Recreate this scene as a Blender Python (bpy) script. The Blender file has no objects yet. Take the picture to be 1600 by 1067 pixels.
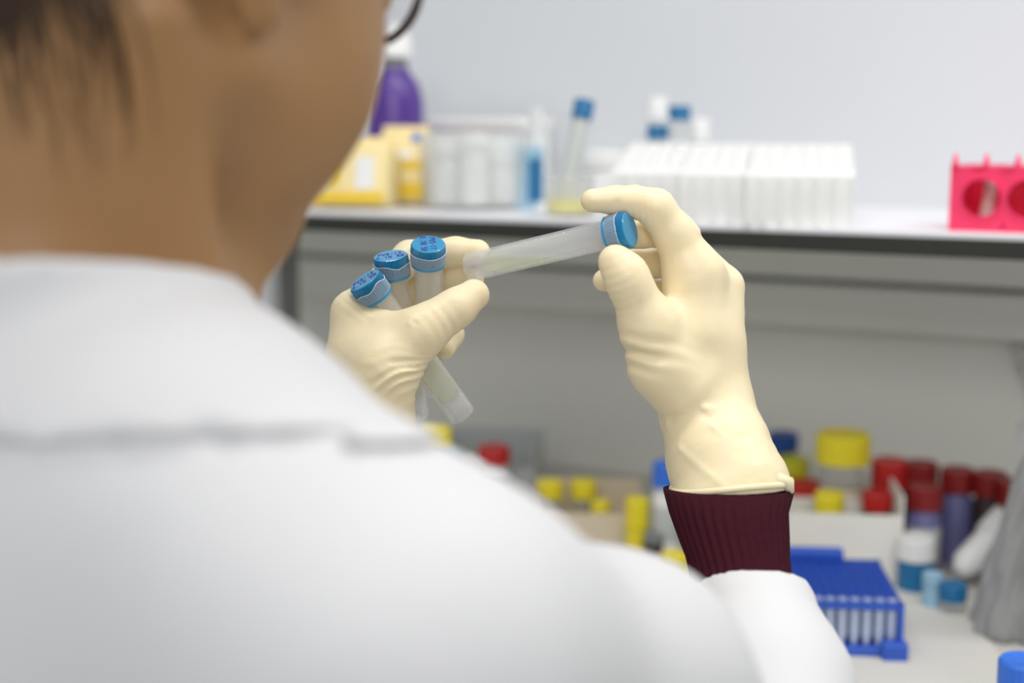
import bpy, bmesh, math, random
import numpy as np
from mathutils import Vector, Matrix, Euler

random.seed(7)
rng = np.random.default_rng(7)
scene = bpy.context.scene
COL = scene.collection
R = math.radians

# ------------------------------------------------------------------ camera
F_PX = 1600 * 50.0 / 36.0
CAM_H = 1.30
cam_d = bpy.data.cameras.new('camera')
cam = bpy.data.objects.new('camera', cam_d)
COL.objects.link(cam)
cam.location = (0, 0, CAM_H)
cam.rotation_euler = (R(90 - 8.8), 0, R(27))
cam_d.lens = 50
cam_d.sensor_width = 36
cam_d.clip_start = 0.01
cam_d.dof.use_dof = True
cam_d.dof.focus_distance = 0.772
cam_d.dof.aperture_fstop = 3.2
scene.camera = cam
CM = Matrix.Translation(cam.location) @ cam.rotation_euler.to_matrix().to_4x4()
CMN = np.array(CM)

# ------------------------------------------------------------------ light
scene.view_settings.view_transform = 'Standard'
scene.view_settings.look = 'None'
scene.view_settings.gamma = 1.0
scene.view_settings.use_curve_mapping = False
scene.view_settings.exposure = 0.0
scene.cycles.transparent_max_bounces = 32
w = bpy.data.worlds.new('room_light')
scene.world = w
w.use_nodes = True
w.node_tree.nodes['Background'].inputs[0].default_value = (0.93, 0.96, 1.0, 1)
w.node_tree.nodes['Background'].inputs[1].default_value = 0.45


def area(name, loc, target, sx, sy, power, color=(1, 1, 1)):
    d = bpy.data.lights.new(name, 'AREA')
    d.shape = 'RECTANGLE'
    d.size, d.size_y = sx, sy
    d.energy = power
    d.color = color
    o = bpy.data.objects.new(name, d)
    COL.objects.link(o)
    o.location = loc
    o.rotation_euler = (Vector(target) - Vector(loc)).to_track_quat('-Z', 'Y').to_euler()
    return o


area('ceiling_lamp_bench', (0.25, 0.85, 2.45), (0.2, 0.95, 0.9), 2.4, 0.26, 19, (1.0, 0.985, 0.96))
area('ceiling_lamp_room', (0.3, -0.9, 2.6), (0.0, 0.3, 1.0), 1.6, 0.8, 6, (1.0, 0.985, 0.965))
area('aisle_fill_light', (0.9, -2.5, 2.7), (0.3, 1.4, 1.0), 1.8, 0.8, 34, (1.0, 0.985, 0.965))  # added fill from behind the camera, brightens the wall under the shelf


# ------------------------------------------------------------------ coordinates
def P(px, py, d):
    return CM @ Vector(((px - 800) / F_PX * d, -(py - 533.5) / F_PX * d, -d))


def ray(px, py):
    v = CM.to_3x3() @ Vector(((px - 800) / F_PX, -(py - 533.5) / F_PX, -1))
    return v


def on_z(px, py, z):
    v = ray(px, py)
    return Vector(cam.location) + v * ((z - CAM_H) / v.z)


def on_y(px, py, y):
    v = ray(px, py)
    return Vector(cam.location) + v * (y / v.y)


def cs(px, py, d):
    """pixel + depth -> camera-space point (x right, y up, z forward)"""
    return np.array([(px - 800) / F_PX * d, -(py - 533.5) / F_PX * d, d])


def cam_to_world(V):
    V = np.asarray(V, dtype=np.float64)
    L = np.stack([V[:, 0], V[:, 1], -V[:, 2]], axis=1)
    return L @ CMN[:3, :3].T + CMN[:3, 3]


# ------------------------------------------------------------------ materials
def lin(c):
    c = c / 255.0
    return c / 12.92 if c <= 0.04045 else ((c + 0.055) / 1.055) ** 2.4


def rgb(r, g, b):
    return (lin(r), lin(g), lin(b), 1)


MATS = {}


def mat(name, col, rough=0.5, vary=0.06, nscale=30, bump=0.0, bscale=200, sss=0.0, sss_r=(0.01, 0.006, 0.003),
        metal=0.0, spec=0.5, alpha_mix=0.0, sheen=0.0, coat=0.0):
    """procedural principled material; alpha_mix = share of straight-through light (clear plastics)"""
    if name in MATS:
        return MATS[name]
    m = bpy.data.materials.new(name)
    m.use_nodes = True
    nt = m.node_tree
    b = nt.nodes['Principled BSDF']
    out = nt.nodes['Material Output']
    tc = nt.nodes.new('ShaderNodeTexCoord')
    n = nt.nodes.new('ShaderNodeTexNoise')
    n.inputs['Scale'].default_value = nscale
    n.inputs['Detail'].default_value = 4
    nt.links.new(tc.outputs['Object'], n.inputs['Vector'])
    mx = nt.nodes.new('ShaderNodeMix')
    mx.data_type = 'RGBA'
    mx.inputs[6].default_value = tuple(max(0, c * (1 - vary)) for c in col[:3]) + (1,)
    mx.inputs[7].default_value = tuple(min(1, c * (1 + vary)) for c in col[:3]) + (1,)
    nt.links.new(n.outputs['Fac'], mx.inputs[0])
    nt.links.new(mx.outputs[2], b.inputs['Base Color'])
    b.inputs['Roughness'].default_value = rough
    b.inputs['Metallic'].default_value = metal
    b.inputs['Specular IOR Level'].default_value = spec
    if sheen:
        b.inputs['Sheen Weight'].default_value = sheen
    if coat:
        b.inputs['Coat Weight'].default_value = coat
    if sss:
        b.inputs['Subsurface Weight'].default_value = sss
        b.inputs['Subsurface Radius'].default_value = sss_r
        b.inputs['Subsurface Scale'].default_value = 1.0
    if bump:
        n2 = nt.nodes.new('ShaderNodeTexNoise')
        n2.inputs['Scale'].default_value = bscale
        n2.inputs['Detail'].default_value = 3
        nt.links.new(tc.outputs['Object'], n2.inputs['Vector'])
        bp = nt.nodes.new('ShaderNodeBump')
        bp.inputs['Strength'].default_value = bump
        bp.inputs['Distance'].default_value = 0.001
        nt.links.new(n2.outputs['Fac'], bp.inputs['Height'])
        nt.links.new(bp.outputs['Normal'], b.inputs['Normal'])
    if alpha_mix:
        tr = nt.nodes.new('ShaderNodeBsdfTransparent')
        tl = nt.nodes.new('ShaderNodeBsdfTranslucent')
        nt.links.new(mx.outputs[2], tl.inputs['Color'])
        m1 = nt.nodes.new('ShaderNodeMixShader')
        m1.inputs[0].default_value = 0.4
        nt.links.new(b.outputs[0], m1.inputs[1])
        nt.links.new(tl.outputs[0], m1.inputs[2])
        m2 = nt.nodes.new('ShaderNodeMixShader')
        m2.inputs[0].default_value = alpha_mix
        nt.links.new(m1.outputs[0], m2.inputs[1])
        nt.links.new(tr.outputs[0], m2.inputs[2])
        fr = nt.nodes.new('ShaderNodeFresnel')
        fr.inputs['IOR'].default_value = 1.55
        gg = nt.nodes.new('ShaderNodeBsdfGlossy')
        gg.inputs['Roughness'].default_value = max(0.06, rough * 0.5)
        m3 = nt.nodes.new('ShaderNodeMixShader')
        ge = nt.nodes.new('ShaderNodeNewGeometry')
        inv = nt.nodes.new('ShaderNodeMath')
        inv.operation = 'SUBTRACT'
        inv.inputs[0].default_value = 1.0
        nt.links.new(ge.outputs['Backfacing'], inv.inputs[1])
        mu = nt.nodes.new('ShaderNodeMath')
        mu.operation = 'MULTIPLY'
        nt.links.new(fr.outputs[0], mu.inputs[0])
        nt.links.new(inv.outputs[0], mu.inputs[1])
        nt.links.new(mu.outputs[0], m3.inputs[0])
        nt.links.new(m2.outputs[0], m3.inputs[1])
        nt.links.new(gg.outputs[0], m3.inputs[2])
        nt.links.new(m3.outputs[0], out.inputs['Surface'])
    MATS[name] = m
    return m


M_wall = mat('painted_wall', rgb(214, 217, 220), 0.7, 0.02, 4, 0.05, 300)
M_grey = mat('grey_panel', rgb(228, 228, 220), 0.55, 0.03, 5)
M_trunk = mat('grey_trunking', rgb(226, 227, 218), 0.5, 0.03, 5)
M_bench = mat('bench_laminate', rgb(198, 196, 190), 0.4, 0.03, 12)
M_floor = mat('grey_vinyl', rgb(150, 150, 148), 0.5, 0.06, 8)
M_shelf = mat('white_laminate', rgb(236, 236, 240), 0.35, 0.02, 8)
M_edge = mat('dark_edging', rgb(40, 42, 34), 0.5, 0.1, 20)
M_glove = mat('latex', rgb(247, 230, 191), 0.42, 0.03, 60, 0.12, 900, sss=0.35, sss_r=(0.006, 0.004, 0.002))
M_coat = mat('white_cotton', rgb(219, 219, 220), 0.85, 0.02, 15, 0.15, 1500, sheen=0.1)
M_knit = mat('maroon_knit', rgb(62, 20, 32), 0.95, 0.25, 400, 0.6, 1500, spec=0.15)
M_skin = mat('skin', rgb(165, 124, 79), 0.5, 0.08, 25, 0.1, 600, sss=0.25, sss_r=(0.008, 0.003, 0.0015))
M_hair = mat('dark_brown_hair', rgb(58, 40, 26), 0.5, 0.4, 120, 0.5, 500)
M_frame = mat('dark_frame', rgb(50, 22, 26), 0.3, 0.1, 40)
M_lens = mat('clear_lens', rgb(240, 244, 248), 0.05, 0, 5, alpha_mix=0.94)
M_trous = mat('dark_trousers', rgb(48, 52, 66), 0.9, 0.15, 200)
M_tube = mat('clear_polypropylene', rgb(248, 249, 249), 0.16, 0.01, 30, alpha_mix=0.72)
M_film = mat('shrink_film', rgb(244, 247, 248), 0.25, 0.02, 90, alpha_mix=0.5)
M_liq = mat('pale_liquid', rgb(228, 236, 176), 0.15, 0.01, 20, alpha_mix=0.66)
M_cap = mat('blue_cap', rgb(42, 148, 198), 0.30, 0.04, 60, coat=0.6)
M_ink = mat('violet_ink', rgb(74, 52, 150), 0.6, 0.1, 200)
M_white = mat('white_plastic', rgb(238, 238, 236), 0.4, 0.02, 20)
M_clear = mat('clear_plastic', rgb(240, 242, 240), 0.2, 0.02, 20, alpha_mix=0.7)
M_clear2 = mat('hazy_plastic', rgb(244, 246, 244), 0.3, 0.02, 20, alpha_mix=0.68)
M_pink = mat('pink_plastic', rgb(255, 62, 112), 0.35, 0.04, 20, sss=0.1, sss_r=(0.01, 0.002, 0.003))
M_purple = mat('purple_plastic', rgb(84, 52, 142), 0.3, 0.08, 20)
M_yellow = mat('yellow_plastic', rgb(240, 222, 40), 0.4, 0.05, 20)
M_lime = mat('lime_plastic', rgb(196, 200, 40), 0.4, 0.05, 20)
M_red = mat('red_plastic', rgb(196, 36, 34), 0.35, 0.06, 20)
M_dred = mat('dark_red_plastic', rgb(140, 26, 24), 0.4, 0.08, 20)
M_blue = mat('blue_plastic', rgb(52, 116, 224), 0.35, 0.05, 20)
M_nblue = mat('navy_plastic', rgb(22, 66, 140), 0.35, 0.05, 20)
M_rblue = mat('royal_blue_plastic', rgb(44, 88, 190), 0.4, 0.05, 20)
M_teal = mat('teal_plastic', rgb(22, 108, 158), 0.4, 0.05, 20)
M_card = mat('cream_card', rgb(240, 238, 230), 0.8, 0.03, 30)
M_beige = mat('beige_card', rgb(222, 208, 184), 0.8, 0.05, 30)
M_paper = mat('bench_paper', rgb(208, 206, 199), 0.8, 0.03, 20)
M_ypack = mat('pale_yellow_wrap', rgb(244, 224, 164), 0.4, 0.06, 30)
M_gold = mat('golden_wrap', rgb(232, 196, 40), 0.35, 0.08, 30)
M_greym = mat('grey_plastic', rgb(128, 130, 130), 0.4, 0.06, 20)
M_lgrey = mat('light_grey_plastic', rgb(196, 200, 198), 0.4, 0.04, 20)
M_viol = mat('violet_sample', rgb(112, 112, 160), 0.4, 0.1, 30)
M_dark = mat('dark_fluid', rgb(60, 42, 44), 0.4, 0.15, 30)
M_lblue = mat('light_blue_box', rgb(150, 190, 212), 0.5, 0.05, 20)
M_yliq = mat('yellow_liquid', rgb(250, 236, 90), 0.2, 0.03, 20)
M_steel = mat('brushed_steel', rgb(170, 172, 174), 0.35, 0.05, 60, metal=0.9)
M_bag = mat('crinkled_bag', rgb(196, 196, 196), 0.18, 0.05, 30, alpha_mix=0.22)
M_ptube = mat('pale_blue_tube', rgb(186, 198, 222), 0.35, 0.04, 30)
M_green = mat('green_print', rgb(60, 140, 70), 0.5, 0.1, 20)


# ------------------------------------------------------------------ object helpers
def link(name, me, m=None, parent=None, smooth=True):
    o = bpy.data.objects.new(name, me)
    COL.objects.link(o)
    if m:
        me.materials.append(m)
    if parent:
        o.parent = parent
    if smooth:
        me.polygons.foreach_set('use_smooth', [True] * len(me.polygons))
    return o


def from_np(name, V, Fc):
    me = bpy.data.meshes.new(name)
    me.from_pydata(np.asarray(V).tolist(), [], np.asarray(Fc).tolist() if isinstance(Fc, np.ndarray) else Fc)
    me.update()
    return me


def bm_obj(name, bm, m, parent=None, smooth=False, angle=None):
    bmesh.ops.recalc_face_normals(bm, faces=bm.faces[:])
    me = bpy.data.meshes.new(name)
    bm.to_mesh(me)
    bm.free()
    o = link(name, me, m, parent, smooth or angle is not None)
    if angle is not None:
        me.set_sharp_from_angle(angle=R(angle))
    return o


def tag(o, label, cat, group=None, kind=None):
    o['label'] = label
    o['category'] = cat
    if group:
        o['group'] = group
    if kind:
        o['kind'] = kind
    return o


def thing(name, label, cat, loc=(0, 0, 0), rz=0.0, group=None, rot=None):
    o = bpy.data.objects.new(name, None)
    o.empty_display_size = 0.02
    COL.objects.link(o)
    o.location = loc
    o.rotation_euler = rot if rot else (0, 0, rz)
    return tag(o, label, cat, group)


def struct(name, bm, m):
    o = bm_obj(name, bm, m)
    o['kind'] = 'structure'
    return o


def box_bm(x0, x1, y0, y1, z0, z1, bev=0.0, seg=2, bm=None):
    own = bm is None
    b2 = bmesh.new()
    bmesh.ops.create_cube(b2, size=1)
    for v in b2.verts:
        v.co = ((x0 + x1) / 2 + v.co.x * (x1 - x0), (y0 + y1) / 2 + v.co.y * (y1 - y0), (z0 + z1) / 2 + v.co.z * (z1 - z0))
    if bev:
        bmesh.ops.bevel(b2, geom=b2.edges[:], offset=bev, segments=seg, affect='EDGES', profile=0.5)
    if own:
        return b2
    me = bpy.data.meshes.new('tmp')
    b2.to_mesh(me)
    b2.free()
    bm.from_mesh(me)
    bpy.data.meshes.remove(me)
    return bm


def lathe_bm(prof, seg=32, ribs=None, bm=None, cx=0, cy=0):
    """prof: list of (r, z[, rib]) ; ribs: (count, depth) applied where rib flag is 1"""
    if bm is None:
        bm = bmesh.new()
    n = seg
    rings = []
    for p in prof:
        r, z = p[0], p[1]
        flag = p[2] if len(p) > 2 else 0
        if r < 1e-7:
            rings.append([bm.verts.new((cx, cy, z))])
        else:
            row = []
            for i in range(n):
                a = 2 * math.pi * i / n
                rr = r
                if flag and ribs and (i % 2):
                    rr = r - ribs
                row.append(bm.verts.new((cx + rr * math.cos(a), cy + rr * math.sin(a), z)))
            rings.append(row)
    for a, b in zip(rings[:-1], rings[1:]):
        if len(a) == 1 and len(b) == 1:
            continue
        for i in range(n):
            j = (i + 1) % n
            if len(a) == 1:
                bm.faces.new((a[0], b[i], b[j]))
            elif len(b) == 1:
                bm.faces.new((a[i], a[j], b[0]))
            else:
                bm.faces.new((a[i], a[j], b[j], b[i]))
    return bm


def lathe(name, prof, m, parent, seg=32, ribs=None, angle=35):
    return bm_obj(name, lathe_bm(prof, seg, ribs), m, parent, angle=angle)


def tube_bm(pts, rad, seg=8, bm=None):
    if bm is None:
        bm = bmesh.new()
    pts = [Vector(p) for p in pts]
    rads = rad if isinstance(rad, (list, tuple)) else [rad] * len(pts)
    rows = []
    up = Vector((0.13, 0.21, 0.97))
    for i, p in enumerate(pts):
        t = (pts[min(i + 1, len(pts) - 1)] - pts[max(i - 1, 0)]).normalized()
        u = t.cross(up)
        if u.length < 1e-4:
            u = t.cross(Vector((1, 0, 0)))
        u.normalize()
        v = t.cross(u)
        rows.append([bm.verts.new(p + (u * math.cos(2 * math.pi * k / seg) + v * math.sin(2 * math.pi * k / seg)) * rads[i]) for k in range(seg)])
    for a, b in zip(rows[:-1], rows[1:]):
        for k in range(seg):
            bm.faces.new((a[k], a[(k + 1) % seg], b[(k + 1) % seg], b[k]))
    bm.faces.new(rows[0][::-1])
    bm.faces.new(rows[-1])
    return bm


def copy_tree(o, parent=None):
    c = o.copy()
    COL.objects.link(c)
    if parent:
        c.parent = parent
    for ch in list(o.children):
        copy_tree(ch, c)
    return c


# ------------------------------------------------------------------ implicit surfaces (numpy)
def rc(a, b, ra, rb):
    a = np.asarray(a, np.float32)
    b = np.asarray(b, np.float32)

    def f(p):
        ba = b - a
        t = np.clip(((p - a) @ ba) / max(float(ba @ ba), 1e-12), 0, 1)
        q = p - a - t[:, None] * ba
        return np.sqrt((q * q).sum(1)) - (ra + (rb - ra) * t)
    return f


def ell(c, ax, rad):
    """ellipsoid: centre, 3 unit axes (rows), radii"""
    c = np.asarray(c, np.float32)
    A = np.asarray(ax, np.float32)
    r = np.asarray(rad, np.float32)

    def f(p):
        q = (p - c) @ A.T
        k0 = np.sqrt(((q / r) ** 2).sum(1))
        k1 = np.sqrt(((q / (r * r)) ** 2).sum(1)) + 1e-9
        return k0 * (k0 - 1.0) / k1
    return f


def smin(a, b, k):
    if k <= 0:
        return np.minimum(a, b)
    h = np.maximum(k - np.abs(a - b), 0) / k
    return np.minimum(a, b) - h * h * k * 0.25


def union(fs, k):
    def f(p):
        d = fs[0](p)
        for g in fs[1:]:
            d = smin(d, g(p), k)
        return d
    return f


def surface(f, lo, hi, h, newton=2):
    """surface nets over a numpy grid -> verts, quads"""
    lo = np.asarray(lo, np.float64)
    n = np.maximum(np.ceil((np.asarray(hi) - lo) / h).astype(int) + 1, 4)
    xs = [(lo[i] + h * np.arange(n[i])).astype(np.float32) for i in range(3)]
    D = np.empty(tuple(n), np.float32)
    for i in range(n[0]):
        Y, Z = np.meshgrid(xs[1], xs[2], indexing='ij')
        p = np.stack([np.full(Y.size, xs[0][i], np.float32), Y.ravel(), Z.ravel()], 1)
        D[i] = f(p).reshape(n[1], n[2])
    S = D < 0
    c = [S[a:n[0] - 1 + a, b:n[1] - 1 + b, e:n[2] - 1 + e] for a in (0, 1) for b in (0, 1) for e in (0, 1)]
    cnt = sum(x.astype(np.int8) for x in c)
    act = (cnt > 0) & (cnt < 8)
    idx = -np.ones(act.shape, np.int64)
    cells = np.argwhere(act)
    idx[act] = np.arange(len(cells))
    acc = np.zeros((len(cells), 3))
    num = np.zeros(len(cells))
    corners = [(a, b, e) for a in (0, 1) for b in (0, 1) for e in (0, 1)]
    for c0 in corners:
        for ax in range(3):
            if c0[ax]:
                continue
            c1 = list(c0)
            c1[ax] = 1
            d0 = D[cells[:, 0] + c0[0], cells[:, 1] + c0[1], cells[:, 2] + c0[2]]
            d1 = D[cells[:, 0] + c1[0], cells[:, 1] + c1[1], cells[:, 2] + c1[2]]
            cr = (d0 < 0) != (d1 < 0)
            t = np.where(cr, d0 / np.where(cr, d0 - d1, 1), 0)
            pos = np.tile(np.array(c0, float), (len(cells), 1))
            pos[:, ax] += t
            acc += pos * cr[:, None]
            num += cr
    V = lo + h * (cells + acc / num[:, None])
    faces = []
    for ax in range(3):
        a, b = [(1, 2), (2, 0), (0, 1)][ax]
        sl0 = [slice(1, -1)] * 3
        sl0[ax] = slice(0, n[ax] - 1)
        sl1 = list(sl0)
        sl1[ax] = slice(1, n[ax])
        s0, s1 = S[tuple(sl0)], S[tuple(sl1)]
        e = np.argwhere(s0 != s1)
        if not len(e):
            continue
        flip = s0[e[:, 0], e[:, 1], e[:, 2]]
        base = e.copy()
        for q in range(3):
            if q != ax:
                base[:, q] += 1
        def cell(da, db):
            g = base.copy()
            g[:, a] += da
            g[:, b] += db
            return idx[g[:, 0], g[:, 1], g[:, 2]]
        q = np.stack([cell(-1, -1), cell(0, -1), cell(0, 0), cell(-1, 0)], 1)
        q[~flip] = q[~flip][:, ::-1]
        faces.append(q)
    Fc = np.concatenate(faces)
    eps = h * 0.25
    for _ in range(newton):
        p = V.astype(np.float32)
        d = f(p)
        g = np.stack([f(p + np.array(o, np.float32)) - f(p - np.array(o, np.float32)) for o in ((eps, 0, 0), (0, eps, 0), (0, 0, eps))], 1) / (2 * eps)
        gl = (g * g).sum(1) + 1e-6
        step = np.clip(d / gl, -h * 0.6, h * 0.6)
        V = V - g * step[:, None]
    return V, Fc


def sdf_obj(name, f, lo, hi, h, m, parent, newton=2):
    V, Fc = surface(f, lo, hi, h, newton)
    me = from_np(name, cam_to_world(V), Fc)
    return link(name, me, m, parent)


def chain(pts, k=0.006):
    return union([rc(p[:3], q[:3], p[3], q[3]) for p, q in zip(pts[:-1], pts[1:])], k)


D0 = 0.775


def H(px, py, dz, rpx):
    """hand joint: pixel, depth offset (mm), radius in pixels"""
    d = D0 + dz / 1000.0
    c = cs(px, py, d)
    return (c[0], c[1], c[2], rpx * d / F_PX)


def bounds(all_pts, pad=0.006):
    A = np.array([p for ch in all_pts for p in ch])
    return (A[:, :3] - A[:, 3:4]).min(0) - pad, (A[:, :3] + A[:, 3:4]).max(0) + pad


def pix(p):
    return p[:, 0] / p[:, 2] * F_PX + 800, 533.5 - p[:, 1] / p[:, 2] * F_PX


# ------------------------------------------------------------------ room and furniture
BENCH = 0.91
SHELF = 1.30 - 0.0845
Y_WALL = 1.45
Y_SHELF = 1.12

struct('floor', box_bm(-4, 4, -3, Y_WALL + 0.1, -0.1, 0), M_floor)
struct('wall_back', box_bm(-4, 4, Y_WALL, Y_WALL + 0.1, 0, 3.0), M_wall)

# splash panel on the wall between bench and shelf
panel = tag(bm_obj('splash_panel', box_bm(-2.2, 2.2, Y_WALL - 0.012, Y_WALL - 0.0005, BENCH, SHELF - 0.02, 0.002), M_grey),
            'matt grey splash panel covering the wall between bench and shelf', 'panel')
# trunking: two rails under the shelf
tr = thing('wall_trunking', 'grey two-rail wall trunking running under the white shelf', 'trunking', (0, Y_WALL - 0.012, 1.09))
z_a, z_b = on_y(1160, 434, Y_WALL - 0.05).z, on_y(1160, 507, Y_WALL - 0.05).z
bm_obj('rail', box_bm(-2.2, 2.2, -0.040, 0, z_a - 1.09 + 0.003, SHELF - 0.021 - 1.09, 0.003), M_trunk, tr)
bm_obj('rail', box_bm(-2.2, 2.2, -0.034, 0, z_b - 1.09, z_a - 1.09 - 0.003, 0.004), M_trunk, tr)
bm_obj('groove', box_bm(-2.2, 2.2, -0.022, 0, z_a - 1.09 - 0.003, z_a - 1.09 + 0.003), M_greym, tr)

sh = thing('wall_shelf', 'long white wall shelf with a dark front edge above the bench', 'shelf', (0, Y_WALL, SHELF))
bm_obj('shelf_board', box_bm(-2.2, 2.2, Y_SHELF - Y_WALL + 0.003, -0.0005, -0.018, 0, 0.001), M_shelf, sh)
bm_obj('edge_strip', box_bm(-2.2, 2.2, Y_SHELF - Y_WALL - 0.001, Y_SHELF - Y_WALL + 0.003, -0.0185, -0.004), M_edge, sh)

bn = thing('lab_bench', 'pale laminate laboratory bench below the grey splash panel', 'bench', (0, 1.05, 0))
bm_obj('worktop', box_bm(-2.2, 2.2, -0.40, Y_WALL - 1.05 - 0.001, BENCH - 0.03, BENCH, 0.004), M_bench, bn)
for x0 in (-2.15, 0.05, 1.1):
    c = bm_obj('cupboard', box_bm(x0, x0 + 1.04, -0.30, Y_WALL - 1.05 - 0.002, 0.10, BENCH - 0.031), M_lgrey, bn)
    for k in (0, 1):
        bm_obj('door', box_bm(x0 + 0.01 + k * 0.515, x0 + 0.515 + k * 0.515, -0.32, -0.30, 0.12, BENCH - 0.05, 0.003), M_lgrey, c)
bm_obj('plinth', box_bm(-2.15, 2.09, -0.24, Y_WALL - 1.05 - 0.002, 0.0, 0.10), M_greym, bn)

# upright shelf support seen beside the neck
pL = on_y(398, 440, 1.20)
up = thing('shelf_upright', 'pale grey upright bracket holding the shelf, beside the person\'s neck', 'bracket', (pL.x, 1.20, BENCH))
bm_obj('front_post', box_bm(0, 0.018, 0, 0.02, 0, SHELF - 0.019 - BENCH, 0.002), M_wall, up)
bm_obj('shaded_side', box_bm(0.004, 0.014, 0.02, 0.06, 0, SHELF - 0.019 - BENCH, 0.001), M_greym, up)  # darker grey puts the shaded side of the post into its colour

# ------------------------------------------------------------------ containers
def put(px, py, z=0.0, base=None):
    """point on the bench (or given level) under the thing whose height-z point shows at the pixel"""
    b = BENCH if base is None else base
    p = on_z(px, py, b + z)
    return Vector((p.x, p.y, b))


def put_y(px, y, base=SHELF):
    """point on the shelf at distance y from the camera plane, in the column of the pixel"""
    v = ray(px, 300)
    k = y / v.y
    return Vector((v.x * k, y, base))


def jar(name, label, cat, loc, r, h, cap_h, body_m, cap_m, cap_r=None, group=None, label_m=None, fill_m=None, rot=None, seg=28, ribbed=True):
    t = thing(name, label, cat, loc, group=group, rot=rot)
    cr = cap_r or r * 1.04
    hb = h - cap_h
    lathe('body', [(0, 0), (r * 0.92, 0), (r, r * 0.08), (r, hb * 0.86), (r * 0.82, hb * 0.95), (r * 0.82, hb + cap_h * 0.5), (0, hb + cap_h * 0.5)], body_m, t, seg)
    lathe('cap', [(cr * 0.86, hb), (cr, hb, 1), (cr, h - cr * 0.12, 1), (cr * 0.9, h), (cr * 0.7, h), (cr * 0.62, h - cr * 0.05), (0, h - cr * 0.05)], cap_m, t, seg * 2, cr * 0.03 if ribbed else None)
    if label_m:
        lathe('label', [(r * 1.004, hb * 0.2), (r * 1.015, hb * 0.21), (r * 1.015, hb * 0.72), (r * 1.004, hb * 0.73)], label_m, t, seg)
    if fill_m:
        lathe('contents', [(0, r * 0.1), (r * 0.9, r * 0.12), (r * 0.9, hb * 0.6), (0, hb * 0.6)], fill_m, t, 20)
    return t


# --- shelf, left to right
t = thing('spray_bottle', 'purple squeeze bottle with white cap at the left end of the shelf', 'bottle', put_y(619, 1.30), group=None)
lathe('body', [(0, 0), (0.027, 0), (0.0305, 0.004), (0.030, 0.105), (0.026, 0.122), (0.016, 0.136), (0.014, 0.140), (0, 0.140)], M_purple, t)
lathe('neck', [(0.0135, 0.139), (0.0135, 0.150), (0, 0.150)], M_greym, t)
lathe('cap', [(0.016, 0.150), (0.019, 0.151), (0.018, 0.170), (0.012, 0.180), (0.005, 0.185), (0, 0.185)], M_white, t)


def pack(name, label, loc, sx, sy, h, rz, lean, base_m, stripes):
    """a wrapped packet with rounded edges, printed bands proud of the wrapper, and a crimped top seam"""
    t = thing(name, label, 'packet', loc, rot=(lean, 0, rz))
    b = box_bm(-sx / 2, sx / 2, -sy / 2, sy / 2, 0, h, min(sx, sy) * 0.18, 3)
    bm_obj('wrapper', b, base_m, t, smooth=True)
    bm_obj('top_seam', box_bm(-sx / 2 * 0.92, sx / 2 * 0.92, -0.002, 0.002, h - 0.002, h + 0.008, 0.001), base_m, t)
    for (z0, z1, x0, x1, m) in stripes:
        bm_obj('printed_band', box_bm(-sx / 2 + sx * x0, -sx / 2 + sx * x1, -sy / 2 - 0.001, -sy / 2 + 0.003, h * z0, h * z1, 0.0005), m, t)
    return t


pack('glove_packet', 'yellow printed packet with a blue dot, left of the round white tub', put_y(634, 1.25), 0.052, 0.05, 0.072, R(20), R(-6), M_ypack,
     [(0.08, 0.3, 0.08, 0.92, M_gold), (0.48, 0.6, 0.1, 0.9, M_gold), (0.62, 0.74, 0.14, 0.7, M_white), (0.86, 0.98, 0.70, 0.9, M_blue)])
pack('wipes_packet', 'pale yellow slumped packet half hidden by the cheek', put_y(550, 1.185), 0.085, 0.05, 0.062, R(15), R(-10), M_ypack,
     [(0.04, 0.2, 0.04, 0.96, M_gold), (0.25, 0.75, 0.62, 0.84, M_white), (0.3, 0.9, 0.3, 0.42, M_gold)])

# white tub full of little pots
t = thing('round_tub', 'hazy round plastic tub packed with little white pots', 'tub', put_y(740, 1.235))
lathe('wall', [(0, 0), (0.046, 0), (0.050, 0.003), (0.053, 0.070), (0.0545, 0.071), (0.0545, 0.074), (0.0515, 0.074), (0.0485, 0.005), (0, 0.005)], M_clear2, t, 40)
tub = t
for k in range(7):
    a = k * 2 * math.pi / 6
    rr = 0 if k == 6 else 0.031
    p = tub.location + Vector((rr * math.cos(a), rr * math.sin(a), 0.0055))
    jar('sample_pot', 'little white pot packed in the round tub', 'pot', p, 0.0135, 0.052 + 0.008 * (k % 3), 0.014, M_white, M_white, group='little pots in the round tub', seg=16)
bx = thing('lidded_box', 'low wide white lidded box behind the round tub', 'box', put_y(730, 1.385))
bm_obj('body', box_bm(-0.085, 0.085, -0.035, 0.035, 0, 0.076, 0.004), M_white, bx)
bm_obj('lid', box_bm(-0.088, 0.088, -0.038, 0.038, 0.076, 0.088, 0.004), M_white, bx)
bx = thing('reagent_carton', 'narrow light blue carton standing right of the round tub', 'carton', put_y(815, 1.26), R(-10))
bm_obj('body', box_bm(-0.011, 0.011, -0.022, 0.022, 0, 0.058, 0.001), M_lblue, bx)
bm_obj('end_flap', box_bm(-0.0112, 0.0112, -0.0225, 0.0225, 0.050, 0.0585, 0.0005), M_lblue, bx)
bm_obj('dark_label', box_bm(0.0105, 0.0116, -0.004, 0.020, 0.006, 0.048), M_teal, bx)
t = thing('plastic_cylinder', 'tall thin white measuring cylinder beside the light blue carton', 'cylinder', put_y(838, 1.28))
lathe('foot', [(0, 0), (0.014, 0), (0.014, 0.003), (0.007, 0.006), (0, 0.006)], M_white, t, 24)
lathe('tube', [(0, 0.005), (0.0068, 0.005), (0.0068, 0.094), (0.0078, 0.096), (0.006, 0.097), (0.0055, 0.02), (0, 0.02)], M_white, t, 24)

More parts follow.
